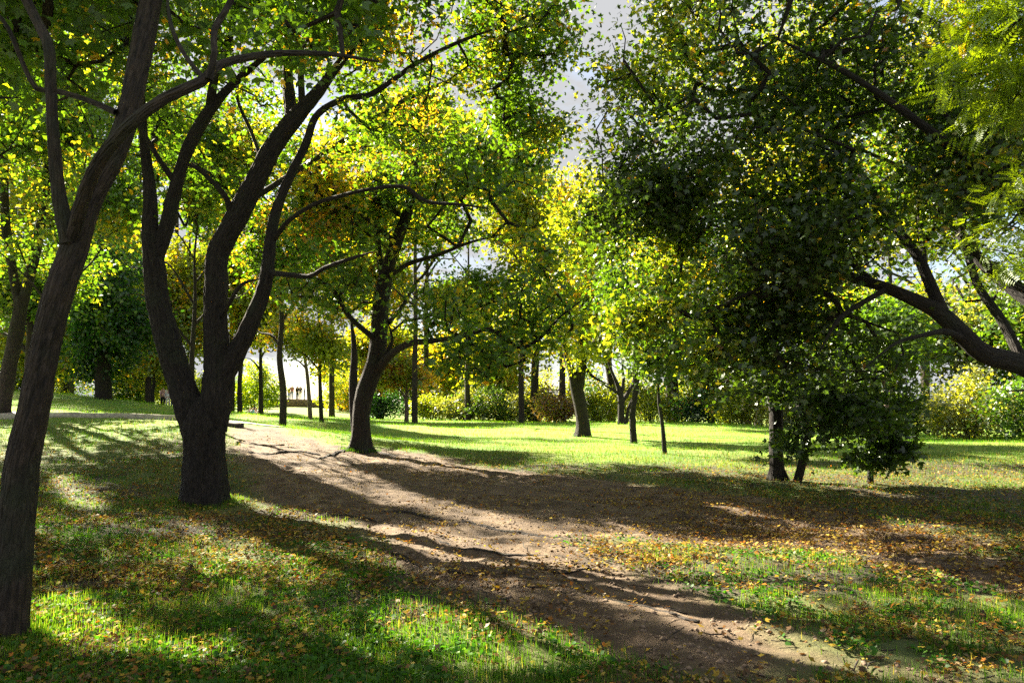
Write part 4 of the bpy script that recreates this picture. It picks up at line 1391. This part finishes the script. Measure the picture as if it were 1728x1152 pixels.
scatter_field("grass", "blade", 330000, 3.2, 22, -1.0, grass_dens, lambda x, y, n: RNG.uniform(.025, .07, n) * (1 + y / 30), grass_cols, GRASS)
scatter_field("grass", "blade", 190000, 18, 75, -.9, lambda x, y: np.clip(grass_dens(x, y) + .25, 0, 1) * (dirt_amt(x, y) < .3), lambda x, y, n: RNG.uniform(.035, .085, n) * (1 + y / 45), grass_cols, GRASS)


def tufts(cx, cy_, r0_, r1_, n, hmin, hmax):
    a = RNG.uniform(0, 6.28, n)
    r = r0_ + (r1_ - r0_) * RNG.random(n) ** 1.5
    x, y = cx + np.cos(a) * r, cy_ + np.sin(a) * r
    return x, y, RNG.uniform(hmin, hmax, n)


_b1, _b2, _b3 = P(345, 850, 11.6), P(10, 1095, 4.9), P(607, 764, 20)
_tx = [tufts(_b1[0], _b1[1], .36, .7, 1300, .04, .09), tufts(_b2[0], _b2[1], .14, .5, 2200, .03, .09), tufts(_b3[0], _b3[1], .33, .6, 700, .04, .1)]


def tuft_mesh():
    x, y, h = [np.concatenate([t[i] for t in _tx]) for i in range(3)]
    n = len(x)
    pos = np.stack([x, y, gz(x, y)], 1)
    a = RNG.uniform(0, 6.28, n)
    R = rot_from(np.stack([np.cos(a) * .6, np.sin(a) * .6, RNG.uniform(.5, 1.3, n)], 1), np.stack([-np.cos(a), -np.sin(a), np.full(n, .4)], 1))
    vv = np.einsum('nij,kj->nki', R, TM["blade"] * np.array((1.6, 1, 1))) * h[:, None, None] + pos[:, None]
    base = (np.arange(n) * 5)[:, None]
    fi = np.concatenate([base + np.array([0, 1, 2, 3]), base + np.array([3, 2, 4])], 1)
    tag(mesh_from("grass", vv.reshape(-1, 3), fi.ravel(), np.tile([4, 3], n), GRASS, cols=np.repeat(grass_cols(pos, n), 2, 0)), kind="stuff")


tuft_mesh()


def herb_dens(x, y):
    c = g_clump(x, y, .9, 95) * .5 + g_clump(x, y, 5, 96) * .5
    px = CX + F * x / y
    left = np.clip((900 - px) / 300, 0, 1) * np.clip((10 - y) / 3, 0, 1)
    return np.clip((c - .5) * 8 + left * .45, 0, 1) * np.clip(1 - dirt_amt(x, y) * 1.2, 0, 1)


scatter_field("ground_cover", "round", 170000, 3.2, 18, -1.3, herb_dens, lambda x, y, n: RNG.uniform(.018, .05, n),
              lambda pos, n: np.array([(0.03, 0.10, 0.012), (0.045, 0.135, 0.016), (0.08, 0.17, 0.03)])[RNG.integers(0, 3, n)] * RNG.uniform(.7, 1.3, n)[:, None], GRASS, lift=.03, stand=False, flatk=.5)


def litter_dens(x, y):
    c = g_clump(x, y, 1.1, 97) * .5 + g_clump(x, y, 5, 98) * .5
    d = np.clip((c - .44) * 6.5, .06, .9)
    di = dirt_amt(x, y)
    px = CX + F * x / y
    right = np.clip((px - 950) / 250, 0, 1) * (y > 7.5)
    d = np.maximum(d, right * .5)
    tread = di * np.clip(1 - np.abs(px - (500 + (14 - y) * 75)) / 420, 0, 1)
    d = d * (1 - .45 * di * (1 - right)) * (1 - .6 * np.clip(tread, 0, 1))
    d = d * np.clip(1.25 - (y - 14) / 9, .06, 1)
    return d


LIT_COL = np.array([(.36, .25, .035), (.44, .33, .06), (.26, .12, .03), (.16, .085, .035), (.09, .055, .03), (.26, .19, .10), (.40, .15, .025), (.06, .04, .025)])


def litter_cols(pos, n):
    return LIT_COL[RNG.choice(8, n, p=[.17, .14, .07, .16, .16, .12, .03, .15])] * RNG.uniform(.7, 1.2, n)[:, None]


_o = [(1, 0, 0), (0, 1, 0), (-1, 0, 0), (0, -1, 0), (0, 0, .7), (0, 0, -.5)]
TM["clod"] = (np.array(_o) * .5, np.array([[0, 1, 4, 4], [1, 2, 4, 4], [2, 3, 4, 4], [3, 0, 4, 4]])[:, :4])
CLOD = simple("clod_soil", (.17, .12, .08), .95, .5, 30)


def clods():
    x, y = frustum_points(60000, 3.2, 16, -1.2)
    k = (RNG.random(len(x)) < np.clip(dirt_amt(x, y) * (g_clump(x, y, 1.7, 301) - .38) * 4, 0, 1))
    x, y = x[k], y[k]
    n = len(x)
    z = gz(x, y) - dirt_amt(x, y) * .03 * np.clip(2 - y / 20, 0, 1)
    sc = .008 + RNG.random(n) ** 4 * .05
    a = RNG.uniform(0, 6.28, n)
    R = rot_from(np.stack([np.cos(a), np.sin(a), RNG.normal(0, .2, n)], 1), np.tile((0, 0, 1.0), (n, 1)) + RNG.normal(0, .3, (n, 3)))
    tv = np.array(_o) * .5
    tf = np.array([[0, 1, 4], [1, 2, 4], [2, 3, 4], [3, 0, 4], [1, 0, 5], [2, 1, 5], [3, 2, 5], [0, 3, 5]])
    V2, F2 = instance(tv, tf, np.stack([x, y, z], 1), R, sc)
    o = mesh_from("soil_crumbs", V2, F2.reshape(-1), np.full(n * 8, 3), CLOD)
    tag(o, kind="stuff")


clods()


def sticks():
    T_ = Tubes()
    x, y = frustum_points(420, 3.4, 15, -1.2)
    for i in range(len(x)):
        a, l = random.uniform(0, 6.28), random.uniform(.05, .3)
        dx, dy = math.cos(a) * l / 2, math.sin(a) * l / 2
        px_ = np.array([x[i] - dx, x[i] + random.uniform(-.02, .02), x[i] + dx])
        py_ = np.array([y[i] - dy, y[i] + random.uniform(-.02, .02), y[i] + dy])
        z_ = gz(px_, py_) + .01
        r_ = random.uniform(.002, .006)
        T_.add(np.stack([px_, py_, z_], 1), [r_, r_, r_ * .4], 5, 0, i % 7)
    tag(T_.build("fallen_twigs", BARK2), kind="stuff")


sticks()
scatter_field("fallen_leaves", "maple", 105000, 3.0, 9, -1.2, litter_dens, lambda x, y, n: .010 + RNG.random(n) ** 1.8 * .034, litter_cols, LITTER, lift=.014, stand=False, flatk=.4)
scatter_field("fallen_leaves", "quad", 260000, 6, 34, -1.1, litter_dens, lambda x, y, n: (.016 + RNG.random(n) ** 1.5 * .036) * (1 + y / 60), litter_cols, LITTER, lift=.014, stand=False, flatk=.4)

#SCATTER#

# ------------------------------------------------------------------ people
SKINM = simple("skin", (.5, .3, .22), .6, .05)


def skin_mesh(name, verts, edges, rads, mat, parent, root=0, sub=2):
    me = bpy.data.meshes.new(name)
    me.from_pydata(verts, edges, [])
    o = bpy.data.objects.new(name, me)
    COL.objects.link(o)
    o.parent = parent
    md = o.modifiers.new("skin", 'SKIN')
    md.use_smooth_shade = True
    for i, r in enumerate(rads):
        v = me.skin_vertices[0].data[i]
        r = r if isinstance(r, tuple) else (r, r)
        v.radius = r
        v.use_root = (i == root)
    sb = o.modifiers.new("sub", 'SUBSURF')
    sb.levels = sub
    sb.render_levels = sub
    me.materials.append(mat)
    return o


_mc = {}


def cloth(c):
    if c not in _mc:
        _mc[c] = simple("cloth", c, .9, .15, 20)
    return _mc[c]


def person(label, loc, face, top, legs, hair, pose="stand", h=1.7, stride=.0, arm=.0, group=None):
    r = thing("person", label, "person", loc, group)
    r.rotation_euler = (0, 0, face)
    k = h / 1.7
    r.scale = (k, k, k)
    sit = pose == "sit"
    hz = .14 if sit else .92
    J = {"pel": (0, 0, hz), "waist": (0, .0, hz + .16), "chest": (0, -.01 + (.05 if sit else 0), hz + .40), "neck": (0, (.07 if sit else 0), hz + .55), "skull": (0, -.02 + (.1 if sit else 0), hz + .63), "top": (0, -.015 + (.1 if sit else 0), hz + .73)}
    V_ = [J["pel"], J["waist"], J["chest"], J["neck"], J["skull"], J["top"]]
    E_ = [(0, 1), (1, 2), (2, 3), (3, 4), (4, 5)]
    Rr = [(.14, .10), (.125, .09), (.15, .10), .052, (.075, .09), (.06, .075)]
    sides = {}
    for s_ in (-1, 1):
        st = stride * s_
        if sit:
            hip, knee, ank, toe = (.1 * s_, .02, hz), (.16 * s_, -.4, .46 if s_ > 0 else .2), (.13 * s_, -.62, .07), (.13 * s_, -.76, .04)
            sh_, el, wr, hd = (.18 * s_, .05, hz + .47), (.25 * s_, .02, hz + .2), (.16 * s_, -.24, hz + .16), (.13 * s_, -.33, hz + .16)
        else:
            hip, knee, ank, toe = (.095 * s_, 0, hz - .04), (.1 * s_, -st * .5 - .02, .5), (.1 * s_, -st + .02, .08), (.11 * s_, -st - .13, .035)
            sh_, el = (.185 * s_, 0, hz + .48), (.23 * s_, st * .4 + .02, hz + .2)
            wr, hd = (.22 * s_, st * .8 - .05 - arm * (s_ > 0), hz - .03 + arm * 1.2 * (s_ > 0)), (.21 * s_, st * .9 - .09 - arm * (s_ > 0), hz - .12 + arm * 1.3 * (s_ > 0))
        sides[s_] = (hip, knee, ank, toe, sh_, el, wr, hd)
        b = len(V_)
        V_ += [hip, knee, ank, toe, sh_, el, wr, hd]
        E_ += [(0, b), (b, b + 1), (b + 1, b + 2), (b + 2, b + 3), (2, b + 4), (b + 4, b + 5), (b + 5, b + 6), (b + 6, b + 7)]
        Rr += [.085, .058, .04, .035, .055, .042, .03, .035]
    skin_mesh("body", V_, E_, Rr, SKINM, r)
    # top with sleeves
    v = [(0, 0, hz + .02), J["waist"], J["chest"], (J["neck"][0], J["neck"][1], J["neck"][2] - .03)]
    e = [(0, 1), (1, 2), (2, 3)]
    rr = [(.165, .125), (.145, .11), (.17, .12), .06]
    for s_ in (-1, 1):
        b = len(v)
        v += [sides[s_][4], sides[s_][5], sides[s_][6]]
        e += [(2, b), (b, b + 1), (b + 1, b + 2)]
        rr += [.07, .055, .042]
    skin_mesh("top", v, e, rr, cloth(top), r)
    v = [(0, 0, hz + .03), (0, 0, hz - .03)]
    e = [(0, 1)]
    rr = [(.155, .12), (.16, .12)]
    for s_ in (-1, 1):
        b = len(v)
        v += [sides[s_][0], sides[s_][1], sides[s_][2]]
        e += [(1, b), (b, b + 1), (b + 1, b + 2)]
        rr += [.1, .075, .058]
    skin_mesh("trousers", v, e, rr, cloth(legs), r)
    t_ = J["skull"]
    skin_mesh("hair", [(t_[0], t_[1] + .03, t_[2] - .03), (t_[0], t_[1] + .02, t_[2] + .05), (t_[0], t_[1], t_[2] + .1)], [(0, 1), (1, 2)], [(.07, .06), (.085, .09), (.06, .075)], cloth(hair), r)
    for s_ in (-1, 1):
        a, t2 = sides[s_][2], sides[s_][3]
        skin_mesh("shoe", [(a[0], a[1] + .05, a[2] - .02), (a[0], a[1], a[2] - .025), t2], [(0, 1), (1, 2)], [.045, .05, .04], cloth((.03, .03, .035)), r)
    return r


def at(px, D, off=0.0):
    x = (px - CX) / F * D
    return (x, D, gz(x, D)[0] + off)


WH, DK, NV, BL, RD, PK = (.75, .74, .72), (.02, .02, .025), (.03, .04, .09), (.1, .2, .35), (.4, .08, .05), (.7, .4, .4)
person("person in a pink top and dark shorts, leftmost of the walking group on the bank", at(277, 59), .5, PK, DK, (.06, .035, .02), stride=.18, h=1.72)
person("person in a white outfit walking in the middle of the group on the bank", at(285.5, 58.5), .4, WH, (.6, .58, .55), (.03, .02, .015), stride=-.15, h=1.68)
person("person in a light grey top and grey blue trousers, right of the walking group", at(290, 59.5), .3, (.55, .55, .6), (.16, .2, .3), (.05, .03, .02), stride=.12, h=1.7)
wz = .95


def on_wall(px, D=91.0):
    x = (px - CX) / F * D
    return (x, D, gz(x, D, False)[0] + wz)


person("person in a dark top and blue jeans, leftmost on the terrace wall", on_wall(488.5), 2.6, DK, BL, (.03, .02, .015), h=1.5)
person("person in a red brown jacket and blue trousers on the terrace wall", on_wall(493.5), .3, RD, BL, (.05, .03, .02), h=1.8)
person("person in a black top and dark trousers with raised arm on the terrace wall", on_wall(502.5), 1.0, DK, (.03, .06, .05), DK, arm=.3, h=1.75)
person("person in a navy jacket and white trousers on the terrace wall", on_wall(507.5), .0, NV, WH, DK, h=1.75)
person("person in a dark blue top and light blue trousers, rightmost on the terrace wall", on_wall(514.5), 2.0, NV, (.15, .28, .4), DK, h=1.55)
person("person in a pale top sitting on the grass, leftmost before the round bush", at(424, 69.5), .3, (.7, .62, .55), (.25, .12, .1), (.3, .2, .1), pose="sit")
person("person in a light blue top sitting on the grass before the round bush", at(427.5, 69), -.6, (.22, .5, .6), NV, (.6, .5, .4), pose="sit")
person("person in a white top sitting on the grass, second from right before the bush", at(434, 69.2), .8, WH, (.5, .45, .4), (.04, .03, .02), pose="sit")
person("person in a white shirt sitting on the grass, rightmost before the bush", at(439, 68.8), -.4, WH, (.7, .6, .6), (.05, .04, .03), pose="sit")
